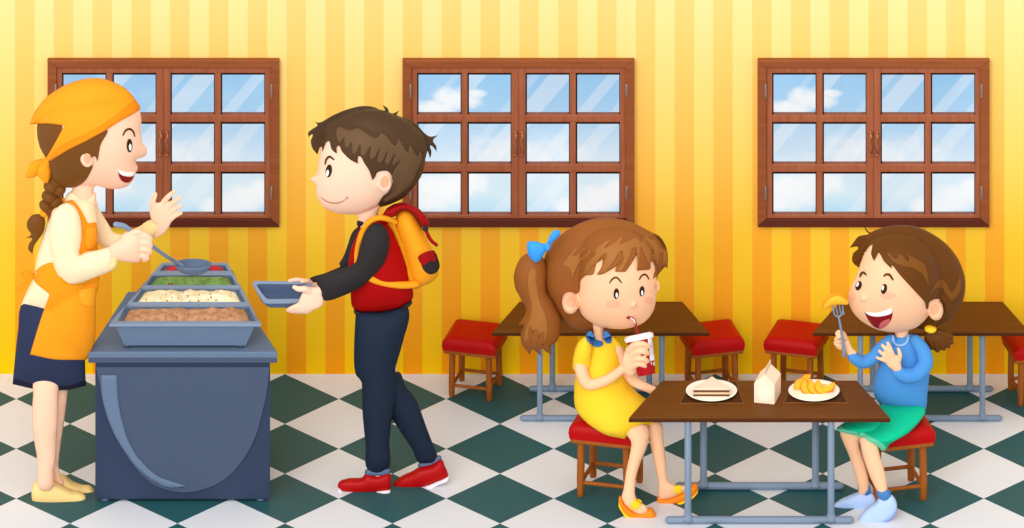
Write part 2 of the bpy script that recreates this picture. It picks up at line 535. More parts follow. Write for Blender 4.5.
def board(poly, y0, y1, bev=.002): return prism([(wx(a), wz(b, y0)) for a, b in poly], y0, y1, bev, 2, frame=FXZ)
for n, d in enumerate(WINS):
    r = bpy.data.objects.new('window_%d' % (n+1), None); C.objects.link(r); r['kind'] = 'structure'
    r.location = (wx(518.5+d), 0, wz(227))
    Yf = -.028
    def P(*q): return [(a+d, b) for a, b in q]
    part('window_frame', Geo().join(board(P((402.5, 60.8), (634.5, 60.8), (625.5, 68), (411.5, 68)), Yf, .045, .003),
                          board(P((402.5, 60.8), (411.5, 68), (411.5, 219), (402.5, 227)), Yf, .045, .003),
                          board(P((634.5, 60.8), (634.5, 227), (625.5, 219), (625.5, 68)), Yf, .045, .003)), 'frame_wood', r, False)
    part('window_sill', board(P((402.5, 227.6), (411.5, 219.4), (625.5, 219.4), (634.5, 227.6)), Yf, .045, .003), 'frame_shaded', r, False)  # bottom board of the frame, its shade put in as darker wood
    Ys = -.016
    for (xa, xm0, xm1, xb, sx0, sx1) in ((417.3, 461.3, 467.7, 511.3, 411, 518.6), (525.7, 569.7, 576, 620, 518.4, 626)):
        c = Geo()
        for a, b in ((sx0, xa), (xb, sx1)): c.join(board(P((a, 67), (b, 67), (b, 219.4), (a, 219.4)), Ys, .02, .004))
        c.join(board(P((xm0, 72), (xm1, 72), (xm1, 216), (xm0, 216)), Ys+.003, .018, .005))
        for a, b in ((67, 73.4), (215, 219.4)): c.join(board(P((xa-.5, a), (xb+.5, a), (xb+.5, b), (xa-.5, b)), Ys+.0007, .02, .004))
        for a, b in ((115, 122.6), (164.3, 172.4)): c.join(board(P((xa-.5, a), (xb+.5, a), (xb+.5, b), (xa-.5, b)), Ys+.002, .018, .005))
        cas = part('casement', c, 'sash_wood', r, False)
        k = Geo(); gk = Geo()
        for a, b in ((xa, xm0), (xm1, xb)):
            for e, f in ((73.4, 115), (122.6, 164.3), (172.4, 215)):
                k.join(board(P((a, e), (b, e), (b, f), (a, f)), .004, .008, 0))
                w = 1.3
                gk.join(board(P((a-.2, e), (a+w, e), (a+w, f), (a-.2, f)), -.006, .003, 0), board(P((b-w*.6, e), (b+.2, e), (b+.2, f), (b-w*.6, f)), -.006, .003, 0),
                        board(P((a, e-.2), (b, e-.2), (b, e+w), (a, e+w)), -.0055, .003, 0), board(P((a, f-w*.6), (b, f-w*.6), (b, f+.2), (a, f+.2)), -.0055, .003, 0))
        part('pane_shadow', gk, 'pane_shadow', cas, False)  # dark strips that stand for the shadow along the pane edges
        part('glass_pane', k, 'glass', cas, False)
    for hx in (515.3, 521.7):
        hd = tube([(hx+d-.6, 132, -.02, 1.0), (hx+d+.8, 136, -.034, 1.3), (hx+d-.8, 142, -.036, 1.1), (hx+d+.8, 149, -.034, 1.3), (hx+d, 155, -.02, 1.0)], 8)
        hd.join(blob(hx+d, 132, -.02, 1.7, 1.7, 2), blob(hx+d, 155, -.02, 1.7, 1.7, 2))
        part('window_handle', hd, 'bronze', r)
    for hx in (410.5, 626.5):
        for hy in (91, 193):
            part('hinge', tube([(hx+d, hy-6, -.03, 1.1), (hx+d, hy+6, -.03, 1.1)], 8, sub=2), 'hinge', r)

# ------------------------------------------------------------------ tables and stools
def rect_post(p, r, z0, z1): return tube_w([(p[0], p[1], z0), (p[0], p[1], z1)], [r, r], 12, True)
def make_table(label, cx, pyf, pyb, topf, topb, wf, wb, postsf, postsb, barf, barb, thick, rt, group):
    """cx centre; floor lines of the two foot bars; tabletop edge lines; half widths (all picture units)"""
    Yf, Yb = yat(pyf), yat(pyb)
    Ytf = Yf-.012; zt = wz(topf, Ytf); Ytb = yat(topb, zt)
    t = thing('dining_table', label, 'table', (wx(cx), (Yf+Yb)/2, 0), group)
    th = thick/S/cs
    top = prism([(wx(cx-wf), Ytf), (wx(cx+wf), Ytf), (wx(cx+wb), Ytb), (wx(cx-wb), Ytb)], zt-th, zt, .004, 2)
    part('tabletop', top, 'wood', t, False)
    part('edge_band', prism([(wx(cx-wf)-.002, Ytf-.002), (wx(cx+wf)+.002, Ytf-.002), (wx(cx+wb)+.002, Ytb+.002), (wx(cx-wb)-.002, Ytb+.002)], zt-th*.93, zt-th*.22, .002, 1), 'wood_edge', t, False)
    for Y, hw, pw in ((Yf, barf, postsf), (Yb, barb, postsb)):
        part('foot_bar', tube_w([(wx(cx-hw)+rt, Y, rt), (wx(cx+hw)-rt, Y, rt)], [rt, rt], 14), 'pipe', t)
        for s in (-1, 1):
            zz = zt-th*.6
            rr = rt*.88
            part('leg', tube_w([(wx(cx+s*pw), Y, rt*1.0), (wx(cx+s*pw), Y, rt*1.6), (wx(cx+s*pw), Y, rt*2.4), (wx(cx+s*pw), Y, rt*3.4), (wx(cx+s*pw), Y, zz)], [rr*1.9, rr*1.6, rr*1.15, rr, rr], 14, False), 'pipe', t)
    return t, zt, Ytf, Ytb
near_table, ZT, YTF, YTB = make_table('brown dining table in front with two plates and a milk carton on it', 759.5, 523.5, 489.5, 417.2, 380.2, 130.5, 97.5, 71.5, 56, 94.5, 84.5, 5.5, .0155, None)
far_table, ZF, _, _ = make_table('bare brown table by the wall behind the girl in the yellow dress', 600.8, 421, 391.5, 331.8, 301.2, 108.5, 81.5, 61, 48.5, 81, 72, 4.5, .0125, 'bare tables by the wall')
dup(far_table, far_table.location+Vector((320.5/S, 0, 0)), 'bare brown table by the wall behind the girl in the blue sweater')

def make_stool(label, loc, rz, sc):
    t = thing('stool', label, 'stool', (0, 0, 0), 'red padded stools')
    W, D = .079, .080; h = .196
        # domed cushion
    g = Geo(); n = 14; v = []; f = []
    def prof(u): return (1-abs(u)**4)**.25 if abs(u) < 1 else 0
    ww, dd = W+.027, D+.022
    idx = {}
    for i in range(n+1):
        for j in range(n+1):
            u, w = -1+2*i/n, -1+2*j/n
            e = min(1, (1-max(abs(u), abs(w)))*5)
            z = h+.052+.016*(e*(2-e))*(1-.25*(u*u+w*w)*.5)
            idx[i, j] = len(v); v.append(Vector((u*ww, w*dd, z)))
    for i in range(n):
        for j in range(n): f.append((idx[i, j], idx[i+1, j], idx[i+1, j+1], idx[i, j+1]))
    rim = [(i, 0) for i in range(n)]+[(n, j) for j in range(n)]+[(n-i, n) for i in range(n)]+[(0, n-j) for j in range(n)]
    lo = []; md = []
    for q in rim:
        p = v[idx[q]]; md.append(len(v)); v.append(Vector((p.x*1.02, p.y*1.02, h+.034)))
    for q in rim:
        p = v[idx[q]]; lo.append(len(v)); v.append(Vector((p.x*.99, p.y*.99, h+.012)))
    L = len(rim)
    for i in range(L):
        a, b = idx[rim[i]], idx[rim[(i+1) % L]]
        f.append((a, md[i], md[(i+1) % L], b)); f.append((md[i], lo[i], lo[(i+1) % L], md[(i+1) % L]))
    f.append(tuple(lo))
    g.add(v, f); part('cushion', g, 'cushion', t, True, 50)
    part('seat_frame', box(-W-.025, W+.025, -D-.020, D+.020, h-.003, h+.013, .005), 'stool_wood', t, False)
    for sx in (-1, 1):
        for sy in (-1, 1):
            part('leg', tube_w([(sx*W*.96, sy*D*.94, .008), (sx*W*.96, sy*D*.94, .06), (sx*W*.93, sy*D*.92, h)], [.0115, .0125, .0125], 10), 'stool_wood', t)
    z = .05
    for sy in (-1, 1): part('stretcher', tube_w([(-W*.94, sy*D*.93, z), (W*.94, sy*D*.93, z)], [.007, .007], 8), 'stool_wood', t)
    for sx in (-1, 1): part('stretcher', tube_w([(sx*W*.94, -D*.93, z), (sx*W*.94, D*.93, z)], [.007, .007], 8), 'stool_wood', t)
    t.location = loc; t.rotation_euler = (0, 0, rz); t.scale = (sc,)*3
    return t
def stool_loc(fx, fy, bx, by): return Vector((wx((fx+bx)/2), (yat(fy)+yat(by))/2, 0))
L1 = math.radians(-15); R1 = math.radians(15)
# front centre of legs (x, foot line), back centre
s0 = make_stool('red stool by the wall behind the boy with the backpack', stool_loc(470, 398, 481, 384), L1, 1.0)
dup(s0, stool_loc(718, 398, 705, 384), 'red stool by the wall behind the plate of cake', None, R1)
dup(s0, stool_loc(791, 398, 803, 384), 'red stool by the wall behind the plate of orange slices', None, L1)
dup(s0, stool_loc(1041, 404, 1028, 388), 'red stool cut off by the right edge, beside a bare table', None, R1)
dup(s0, stool_loc(603, 498, 617, 481), 'red stool the girl in the yellow dress sits on', None, L1, 1.24)
dup(s0, stool_loc(900, 502, 888, 484), 'red stool the girl in the blue sweater sits on', None, R1, 1.24)

# ------------------------------------------------------------------ things on the near table
def onT(px, py): return Vector((wx(px), yat(py, ZT), ZT))
def pl(px, py, z=None): return (wx(px), yat(py, ZT if z is None else z))
for lab, q in (('dark brown placemat under the plate of cake', ((679, 404), (744, 404), (737, 381.8), (691, 381.8))),
               ('dark brown placemat under the plate of orange slices', ((783, 403.5), (848, 403.5), (837, 381.8), (794, 381.8)))):
    poly = [pl(*p) for p in q]
    c = Vector((sum(p[0] for p in poly)/4, sum(p[1] for p in poly)/4, ZT))
    o = origin(part('placemat', prism(poly, ZT, ZT+.0025, .0008, 1), 'mat_edge', None, False), c)
    tag(o, lab, 'placemat', 'placemats on the front table')
    inn = [((p[0]-c.x)*.965+c.x, (p[1]-c.y)*.95+c.y) for p in poly]
    part('mat_field', prism(inn, ZT+.0024, ZT+.0034, 0), 'mat_brown', o, False)
def lathe(prof, loc, n=40, ex=1.0, ey=1.0):
    v = []; f = []
    for r, z in prof:
        for j in range(n):
            a = 2*math.pi*j/n; v.append(Vector((loc[0]+r*ex*math.cos(a), loc[1]+r*ey*math.sin(a), loc[2]+z)))
    for i in range(len(prof)-1):
        for j in range(n): f.append((i*n+j, i*n+(j+1) % n, (i+1)*n+(j+1) % n, (i+1)*n+j))
    f.append(tuple(range(n))); f.append(tuple((len(prof)-1)*n+j for j in range(n)))
    return Geo().add(v, f)
ZM = ZT+.0034
plates = []
for px_, lab in ((711.5, 'white plate holding a slice of layer cake'), (814, 'white plate holding orange slices')):
    c = Vector((wx(px_), yat(393, ZM), ZM))
    t = thing('plate', lab, 'plate', c, 'white plates on the front table')
    r = 25.8/S
    part('plate_body', lathe([(r*.5, 0), (r*.62, .001), (r*.98, .010), (r, .012), (r*.985, .0135), (r*.90, .0115), (r*.80, .0075), (r*.72, .0055), (.001, .0055)], c), 'plate', t)
    part('plate_well', lathe([(r*.79, .0048), (r*.78, .0076), (.001, .0066)], c), 'plate_in', t)
    plates.append(c)
# cake slice: a wedge seen from its broad back side
c = plates[0]; zc = c.z+.0076
t = thing('cake_slice', 'slice of cream topped brown layer cake on the left plate', 'cake', (c.x, c.y, zc))
w0, d0 = 18.3/S, .15
def wedge(z0, z1, e=0): return prism([(c.x-w0-e, c.y-.048-e), (c.x+w0+e, c.y-.048-e), (c.x+.002, c.y+d0*.42+e)], z0, z1, .001, 1)
part('chocolate_base', wedge(zc, zc+.009), 'cake_brown', t, False)
part('sponge', wedge(zc+.009, zc+.017, .0004), 'cake_layer', t, False)
part('chocolate_layer', wedge(zc+.017, zc+.027), 'cake_brown', t, False)
part('cream_layer', wedge(zc+.027, zc+.033, .0006), 'cake_top', t, False)
part('icing', wedge(zc+.033, zc+.036, .0008), 'cake_top', t, False)
# orange slices
def slice_geo(L, H, T):
    """half-moon segment standing on its curved peel; arc from tip to tip"""
    fl = Geo(); pe = Geo(); n = 18
    for gg, inner, rr, tt in ((fl, .25, .90, 1.0), (pe, .90, 1.0, .75)):
        v = []; f = []
        for i in range(n+1):
            a = math.pi*i/n; wd = T*(.12+.88*math.sin(a))*tt*.5
            for r_, yy in ((inner, -wd*.6), (rr, -wd), (rr, wd), (inner, wd*.6)):
                v.append(Vector((L*.5*r_*math.cos(a), yy, H*(r_*math.sin(a)))))
        for i in range(n):
            for k in range(4): f.append((i*4+k, i*4+(k+1) % 4, (i+1)*4+(k+1) % 4, (i+1)*4+k))
        f.append((0, 1, 2, 3)); f.append((n*4, n*4+3, n*4+2, n*4+1)); gg.add(v, f)
    return fl, pe
def place_slice(Mx, label, group):
    fl, pe = slice_geo(.066, .036, .020)
    t = thing('orange_slice', label, 'fruit', Mx.translation, group)
    fl.v = [Mx @ v for v in fl.v]; pe.v = [Mx @ v for v in pe.v]
    part('flesh', fl, 'orange', t, True, 40); part('peel', pe, 'peel', t, True, 40); return t
c = plates[1]
for i, (dx, dy, rz, tx, lab) in enumerate((
        (-13, 3.0, 0, -25, 'orange slice lying at the left rim of its plate'),
        (-7.5, -.5, 6, -115, 'second orange slice from the left on the plate'),
        (-.5, -.5, 6, -115, 'orange slice in the middle of the row on the plate'),
        (6.5, -.5, 6, -115, 'fourth orange slice from the left on the plate'),
        (13.5, .5, -6, 165, 'orange slice lying at the right rim of its plate'),
        (-8, 6.5, 10, -70, 'orange slice standing at the back of the plate'))):
    Mx = Matrix.Translation((c.x+dx/S, c.y+dy/S/sn*.9, c.z+.024)) @ Matrix.Rotation(math.radians(rz), 4, 'Z') @ Matrix.Rotation(math.radians(-40), 4, 'X') @ Matrix.Rotation(math.radians(tx), 4, 'Y') @ Matrix.Translation((0, 0, -.012))
    place_slice(Mx, lab, 'orange slices on the plate')
# milk carton
cc = Vector((wx(767.5), yat(397.5, ZT), ZT)); t = thing('milk_carton', 'small cream milk carton with a gabled top between the two plates', 'carton', cc)
Rm = Matrix.Translation(cc) @ Matrix.Rotation(math.radians(-13), 4, 'Z')
hw, hd, hh, hg = 10.4/S, .056, .083, .040
v = [(-hw, -hd, 0), (hw, -hd, 0), (hw, hd, 0), (-hw, hd, 0), (-hw, -hd, hh), (hw, -hd, hh), (hw, hd, hh), (-hw, hd, hh), (0, -hd*.95, hh+hg), (0, hd*.95, hh+hg*1.0)]
f = [(0, 1, 5, 4), (1, 2, 6, 5), (2, 3, 7, 6), (3, 0, 4, 7), (4, 5, 8), (6, 7, 9), (4, 8, 9, 7), (5, 6, 9, 8), (3, 2, 1, 0)]
part('carton_body', Geo().add([Rm @ Vector(p) for p in v], f), 'carton', t, False)
part('gable_fin', box(-.002, .002, -hd*.95, hd*.95, hh+hg-.003, hh+hg+.016, .0006, 1, frame=Rm), 'carton_side', t, False)
part('round_label', Geo().add([Rm @ Vector((hw*.72*math.cos(a), -hd-(.0012 if k else -.001), hh*.47+hw*.80*math.sin(a))) for k in (0, 1) for a in [i*math.pi/12 for i in range(24)]],
     [(i, (i+1) % 24, 24+(i+1) % 24, 24+i) for i in range(24)]+[tuple(range(24, 48))]), 'plate_in', t, False)

# ------------------------------------------------------------------ buffet counter
YC = yat(502); ZC = wz(352, YC-.012); YCB = YC+.55
cxx = 182.7
def trap(pxf, pxb, y0, y1, x0=cxx): return [(wx(x0-pxf), y0), (wx(x0+pxf), y0), (wx(x0+pxb), y1), (wx(x0-pxb), y1)]
t = thing('buffet_counter', 'slate grey serving counter with a curved front panel between woman and boy', 'counter', (wx(cxx), (YC+YCB)/2, 0))
part('cabinet', prism(trap(87.7, 50, YC, YCB-.03), .010, ZC-.045, .004), 'steel_deep', t, False)
part('countertop', prism(trap(95, 55, YC-.012, YCB), ZC-.047, ZC, .006, 3), 'steel', t, False)
part('countertop_edge', prism(trap(94.2, 54, YC-.016, YCB-.02), ZC-.046, ZC-.024, .003, 2), 'steel_dark', t, False)
cr = crop(80, 240, 415/220)
pan_o = spline(cr((30, 240, 1), (358, 240, 1), (350, 300), (325, 385), (275, 450), (205, 476), (140, 462), (90, 410), (50, 330)), True, 4)
part('front_panel', prism([(wx(a), wz(b, YC-.006)) for a, b in pan_o], YC-.008, YC+.004, .002, 2, frame=FXZ), 'steel_dark', t, False)
cre = spline(cr((38, 254, 1), (70, 254, 1), (74, 310), (95, 385), (140, 440), (205, 466, 1), (160, 466), (110, 432), (66, 370), (44, 310)), True, 4)
part('panel_highlight', inflate([(a, b) for a, b in cre], YC-.008, .8, tmax=2.2, step=6), 'steel', t)  # crescent highlight of the panel, built in as a paler raised strip
for s in (-1, 1):
    for yy in (YC+.02, YCB-.08):
        part('foot', tube_w([(wx(cxx+s*(78 if yy < YC+.1 else 44)), yy, .002), (wx(cxx+s*(78 if yy < YC+.1 else 44)), yy, .012)], [.018, .018], 12, False), 'steel', t)

# pan with four wells
YPF = YC-.002; ZR = wz(323, YPF)
def pz(px, py, z=None): z = ZR if z is None else z; return Vector((wx(px), yat(py, z), z))
c4 = crop(95, 250, 4.8)
t = thing('food_pan', 'long grey steel food pan divided into four wells on the counter', 'pan', Vector((wx(cxx+2), YPF+.25, ZC)))
wells = [[(145, 268), (742, 268), (775, 338), (108, 338)], [(225, 185), (692, 185), (724, 247), (178, 247)],
         [(276, 118), (655, 118), (682, 165), (246, 165)], [(330, 70), (625, 70), (640, 97), (308, 97)]]
wells = [c4(*w) for w in wells]
outer = lambda py: (109.5+(323-py)*(162-109.5)/61, 260.8-(323-py)*(260.8-227.5)/61)
g = Geo(); th = .008
rows = [323.5]
for w in wells: rows += [w[2][1], w[0][1]]
rows += [262]
def quad(a, b, c_, d_):
    g.add([a, b, c_, d_], [(0, 1, 2, 3)])
def wline(w, py):
    tt = (py-w[0][1])/(w[3][1]-w[0][1]); return (w[0][0]+(w[3][0]-w[0][0])*tt, w[1][0]+(w[2][0]-w[1][0])*tt)
for i in range(0, len(rows)-1):
    a, b = rows[i], rows[i+1]; oa, ob = outer(a), outer(b)
    if i % 2 == 0: quad(pz(oa[0], a), pz(oa[1], a), pz(ob[1], b), pz(ob[0], b))
    else:
        w = wells[i//2]
        quad(pz(oa[0], a), pz(w[3][0], a), pz(w[0][0], b), pz(ob[0], b)); quad(pz(w[2][0], a), pz(oa[1], a), pz(ob[1], b), pz(w[1][0], b))
rim = part('rim', g, 'steel_light', t, False)
rim.data.transform(Matrix.Translation((0, 0, -th)))
sm = rim.modifiers.new('thick', 'SOLIDIFY'); sm.thickness = .012; sm.offset = 0
bv = rim.modifiers.new('soft', 'BEVEL'); bv.width = .003; bv.segments = 2
# outer shell
def loop_at(ins_x, ins_f, ins_b, z):
    a, b = outer(323.5), outer(262)
    yf, yb = yat(323.5, ZR)+ins_f, yat(262, ZR)-ins_b
    return [Vector((wx(a[0])+ins_x, yf, z)), Vector((wx(a[1])-ins_x, yf, z)), Vector((wx(b[1])-ins_x, yb, z)), Vector((wx(b[0])+ins_x, yb, z))]
lo = loop_at(.060, .025, .05, ZC+.014); hi = loop_at(.022, .010, .01, ZR-.008)
lip = loop_at(.004, .002, .002, ZR-.010)
part('pan_body', Geo().add(lo+hi, [(0, 1, 5, 4), (1, 2, 6, 5), (2, 3, 7, 6), (3, 0, 4, 7), (3, 2, 1, 0)]), 'steel', t, False)
for s in (0, 1, 2, 3):
    q = lo[s]; cxm = (lo[0]+lo[2])/2; q = q+(cxm-q)*.06
    part('pan_foot', tube_w([(q.x, q.y, ZC+.001), (q.x, q.y, ZC+.018)], [.012, .014], 10, False), 'steel_dark', t)
wg = Geo()
for w in wells:
    top = [pz(*p) for p in w]; cen = sum(top, Vector())/4; top = [p+Vector((0, 0, -.004)) for p in top]
    bot = [cen+(p-cen)*.86+Vector((0, 0, -.052)) for p in top]
    wg.add(top+bot, [(0, 1, 5, 4), (1, 2, 6, 5), (2, 3, 7, 6), (3, 0, 4, 7), (7, 6, 5, 4)])
part('wells', wg, 'steel', t, False)

def food_mat(name, a, b, spots, sc, th_):
    m = M[name] = mat(name, a, .6, .25); nt = m.node_tree; N = NX(nt)
    tc = nt.nodes.new('ShaderNodeTexCoord')
    n = nt.nodes.new('ShaderNodeTexNoise'); n.inputs['Scale'].default_value = 45; nt.links.new(tc.outputs['Object'], n.inputs['Vector'])
    r = N.ramp(n.outputs['Fac'], [(.4, a), (.6, b)])
    vo = nt.nodes.new('ShaderNodeTexVoronoi'); vo.inputs['Scale'].default_value = sc; nt.links.new(tc.outputs['Object'], vo.inputs['Vector'])
    k = N.m('LESS_THAN', vo.outputs['Distance'], th_)
    nt.links.new(N.mix(k, r, lin(spots)), nt.nodes['Principled BSDF'].inputs['Base Color'])
food_mat('stew', '#AE7C56', '#C39470', '#8E5634', 46, .2)
food_mat('rice', '#FBEFD0', '#F3E2B4', '#A83A22', 52, .2)
food_mat('greens', '#5F8A43', '#7AA055', '#8C2A1C', 50, .24)
food_mat('red_sauce', '#B8141C', '#CF2A2C', '#7A0A10', 34, .2)
for w, mk, nm, lab, cat, amp in ((wells[0], 'stew', 'stew', 'brown stew filling the front well of the food pan', 'food', .012),
                        (wells[1], 'rice', 'fried_rice', 'white rice with red specks in the second well of the pan', 'food', .014),
                        (wells[2], 'greens', 'cooked_greens', 'green vegetables with red bits in the third well of the pan', 'food', .008),
                        (wells[3], 'red_sauce', 'red_sauce', 'red food in the rear well under the ladle', 'food', .006)):
    top = [pz(*p) for p in w]; cen = sum(top, Vector())/4
    A, B, D_, E = [cen+(p-cen)*.93 for p in top]      # back-left, back-right, front-right, front-left
    nx, ny = 56, 14; v = []; f = []
    for j in range(ny+1):
        for i in range(nx+1):
            a, b = i/nx, j/ny; p = (E*(1-a)+D_*a)*(1-b)+(A*(1-a)+B*a)*b
            e = min(1, min(a*8, (1-a)*8, b*4, (1-b)*4))
            hgt = -.014+e*(.010+amp*(.6+.9*mnoise.noise(Vector((p.x*26, p.y*26, 3)))+.35*abs(math.sin(p.x*42))))
            v.append(Vector((p.x, p.y, p.z+hgt)))
    for j in range(ny):
        for i in range(nx): k = j*(nx+1)+i; f.append((k, k+1, k+nx+2, k+nx+1))
    rimi = list(range(nx+1))+[(nx+1)*(j+1)-1 for j in range(1, ny+1)]+[(nx+1)*ny+i for i in range(nx-1, -1, -1)]+[(nx+1)*j for j in range(ny-1, 0, -1)]
    nb = len(v)
    for k in rimi: p = v[k]; v.append(Vector((cen.x+(p.x-cen.x)*.93, cen.y+(p.y-cen.y)*.93, ZR-.050)))
    for i in range(len(rimi)): f.append((rimi[i], rimi[(i+1) % len(rimi)], nb+(i+1) % len(rimi), nb+i))
    f.append(tuple(range(nb, nb+len(rimi))))
    o = origin(part(nm, Geo().add(v, f), mk), (cen.x, cen.y, ZR-.05))
    tag(o, lab, cat, 'foods in the pan', 'stuff')
# ------------------------------------------------------------------ people helpers
def face_patch(name, pts, tree, m, parent, lift=.8, off=.2, Y=-1.1, step=1.0, k=1.2, grid=None):
    return part(name, patch(pts, tree, lift, Y, 1.2, off, step, k, grid), m, parent)
def surf_y(tree, px, py, fb):
    h = tree.ray_cast(at(px, py, -6), FWD, 20)[0]
    return h.y if h else fb
def linY(py0, Y0, py1, Y1):
    return lambda x, y: Y0+(Y1-Y0)*max(0, min(1, (y-py0)/(py1-py0)))
def linX(px0, Y0, px1, Y1):
    return lambda x, y: Y0+(Y1-Y0)*max(0, min(1, (x-px0)/(px1-px0)))
def eye(parent, tree, c, rx, ry, rot, wc, wrx, wry, wrot=0):
    e = face_patch('eye', oval(*c, rx, ry, rot), tree, 'dark', parent, .7, .25, grid=.4)
    face_patch('eye_highlight', oval(*wc, wrx, wry, wrot), tree, 'white', e, .5, 1.0, grid=.3)  # white highlight painted onto the dark eye
def shoe_sole(pts, Y, d, m, name, parent, top=None): pass

# ================================================================== woman
W1, W2, W3, W4, W5 = crop(10, 70), crop(10, 190), crop(80, 180), crop(0, 300), crop(10, 380)
YW = -1.15
root = thing('person', 'woman in an orange headscarf and apron waving and holding a ladle', 'person', (wx(60), YW, 0))
head = inflate(W1((150, 150), (230, 90), (340, 80), (440, 90), (500, 125), (520, 165), (526, 200), (524, 235), (526, 262), (530, 290), (546, 312), (549, 330), (540, 345), (522, 352),
      (506, 358), (504, 372), (512, 390), (505, 410), (492, 440), (470, 465), (430, 476), (390, 474), (340, 462), (290, 462), (230, 450), (190, 420), (165, 370), (140, 300), (130, 220)), YW, 1.12)
ht = head.bvh()
earY = surf_y(ht, 87, 158, YW-.1)
G = [head, blob(87, 157.5, earY+.004, 7.2, 9.6, 5.5, 5),
     inflate(W1((250, 420), (350, 440), (335, 475), (340, 510), (350, 545), (230, 545), (245, 490), (250, 460)), YW, 1.0),                     # neck
     inflate(W2((200, 60), (320, 60), (340, 150), (335, 280), (300, 470), (140, 470), (125, 330), (150, 180)), YW, .9),                     # torso in the clothes
     inflate([(28, 325), (60, 318), (76, 335), (74, 372), (36, 372), (26, 350)], YW, .8),
     tube([(58, 214, YW-.05, 7), (56, 250, YW-.08, 7), (68, 271, YW-.10, 6.5), (95, 262, YW-.12, 6), (116, 253, YW-.13, 6.5)]),                     # near arm
     tube([(88, 214, YW+.05, 6), (100, 236, YW+.09, 6), (117, 243, YW+.09, 5.5), (140, 236, YW+.08, 5.5), (154, 228, YW+.07, 5)])]
# legs
G += [inflate(W5((98, -10), (92, 60), (88, 130), (92, 215), (106, 300), (110, 350), (108, 415), (120, 440), (160, 440), (176, 412), (176, 370), (184, 290), (190, 180), (192, 60), (190, -10)), YW-.035, 1.1),
      inflate(W5((150, -10), (150, 150), (150, 300), (168, 360), (172, 400), (215, 420), (202, 384), (195, 340), (204, 250), (218, 160), (232, 40), (232, -10)), YW+.045, 1.1)]
# near hand (fist round the ladle)
YH = YW-.135
G += [inflate(W3((118, 262), (150, 238), (165, 222), (190, 206), (222, 200), (246, 214), (250, 240), (248, 280), (246, 305), (236, 328), (205, 330), (170, 326), (140, 322), (112, 318)), YH, 1.0),
      tube([(80+240/4, 180+218/4, YH-.012, 3.6), (80+262/4, 180+222/4, YH-.014, 3.4), (80+281/4, 180+238/4, YH-.006, 3.0), (80+270/4, 180+246/4, YH+.006, 2.6)], 10),
      tube([(80+240/4, 180+244/4, YH-.014, 3.7), (80+265/4, 180+252/4, YH-.016, 3.5), (80+281/4, 180+264/4, YH-.006, 3.1), (80+268/4, 180+270/4, YH+.006, 2.6)], 10),
      tube([(80+240/4, 180+272/4, YH-.014, 3.6), (80+264/4, 180+278/4, YH-.015, 3.4), (80+279/4, 180+288/4, YH-.006, 3.0), (80+266/4, 180+294/4, YH+.005, 2.6)], 10),
      tube([(80+236/4, 180+298/4, YH-.010, 3.3), (80+254/4, 180+304/4, YH-.012, 3.1), (80+268/4, 180+313/4, YH-.004, 2.7), (80+256/4, 180+320/4, YH+.005, 2.3)], 10),
      tube([(80+178/4, 180+226/4, YH-.010, 3.6), (80+205/4, 180+212/4, YH-.020, 3.5), (80+232/4, 180+208/4, YH-.020, 3.1), (80+246/4, 180+212/4, YH-.012, 2.7)], 10)]
# far hand, raised and open
YO = YW+.06
G += [inflate(W3((288, 215), (306, 188), (288, 165), (279, 135), (284, 108), (300, 92), (322, 92), (345, 108), (362, 140), (364, 168), (354, 192), (338, 212), (318, 226), (300, 232)), YO, 1.0, tmax=5),
      tube([(80+292/4, 180+130/4, YO, 3.2), (80+289/4, 180+100/4, YO-.006, 3.0), (80+295/4, 180+76/4, YO-.008, 2.7), (80+302/4, 180+56/4, YO-.006, 2.2)], 10),
      tube([(80+318/4, 180+120/4, YO, 3.1), (80+336/4, 180+86/4, YO-.004, 2.9), (80+358/4, 180+62/4, YO-.008, 2.7), (80+377/4, 180+46/4, YO-.012, 2.2)], 10),
      tube([(80+334/4, 180+128/4, YO, 3.1), (80+356/4, 180+102/4, YO-.004, 2.9), (80+380/4, 180+84/4, YO-.008, 2.7), (80+400/4, 180+70/4, YO-.012, 2.2)], 10),
      tube([(80+344/4, 180+146/4, YO, 3.1), (80+366/4, 180+126/4, YO-.004, 2.9), (80+386/4, 180+112/4, YO-.008, 2.7), (80+405/4, 180+102/4, YO-.012, 2.2)], 10),
      tube([(80+348/4, 180+172/4, YO, 2.9), (80+368/4, 180+152/4, YO-.004, 2.7), (80+386/4, 180+140/4, YO-.008, 2.5), (80+404/4, 180+132/4, YO-.012, 2.0)], 10)]
body = fuse('body', G, 'skin', root)
# hair
hair = inflate(W1((112, 212), (108, 255), (120, 310), (150, 365), (158, 400), (165, 435), (185, 460), (230, 471), (272, 466), (302, 442), (320, 412), (330, 388), (338, 350), (350, 364, 1), (362, 300), (382, 240), (400, 130), (300, 70), (180, 110)), YW, 1.22)
bt = tree_of(body); T = tree_of(head, hair)
hside = patch(W1((150, 365), (158, 400), (165, 435), (185, 460), (230, 470), (272, 465), (302, 442), (320, 412), (331, 385), (326, 362), (338, 345), (350, 366, 1), (362, 300), (385, 238), (280, 280), (180, 340)), T, 1.8, YW, 2, off=.9)
part('hair', Geo().join(hair, hside), 'hair_woman', root)
sct = inflate(W1((78, 218, 1), (100, 165), (150, 105), (220, 60), (300, 35), (370, 34), (430, 55), (470, 80), (495, 108), (500, 118, 1), (521, 152), (490, 177), (440, 205), (375, 246), (300, 287), (240, 316), (190, 346), (158, 364), (143, 354, 1), (175, 300), (217, 222, 1), (150, 214)), YW, 1.30)
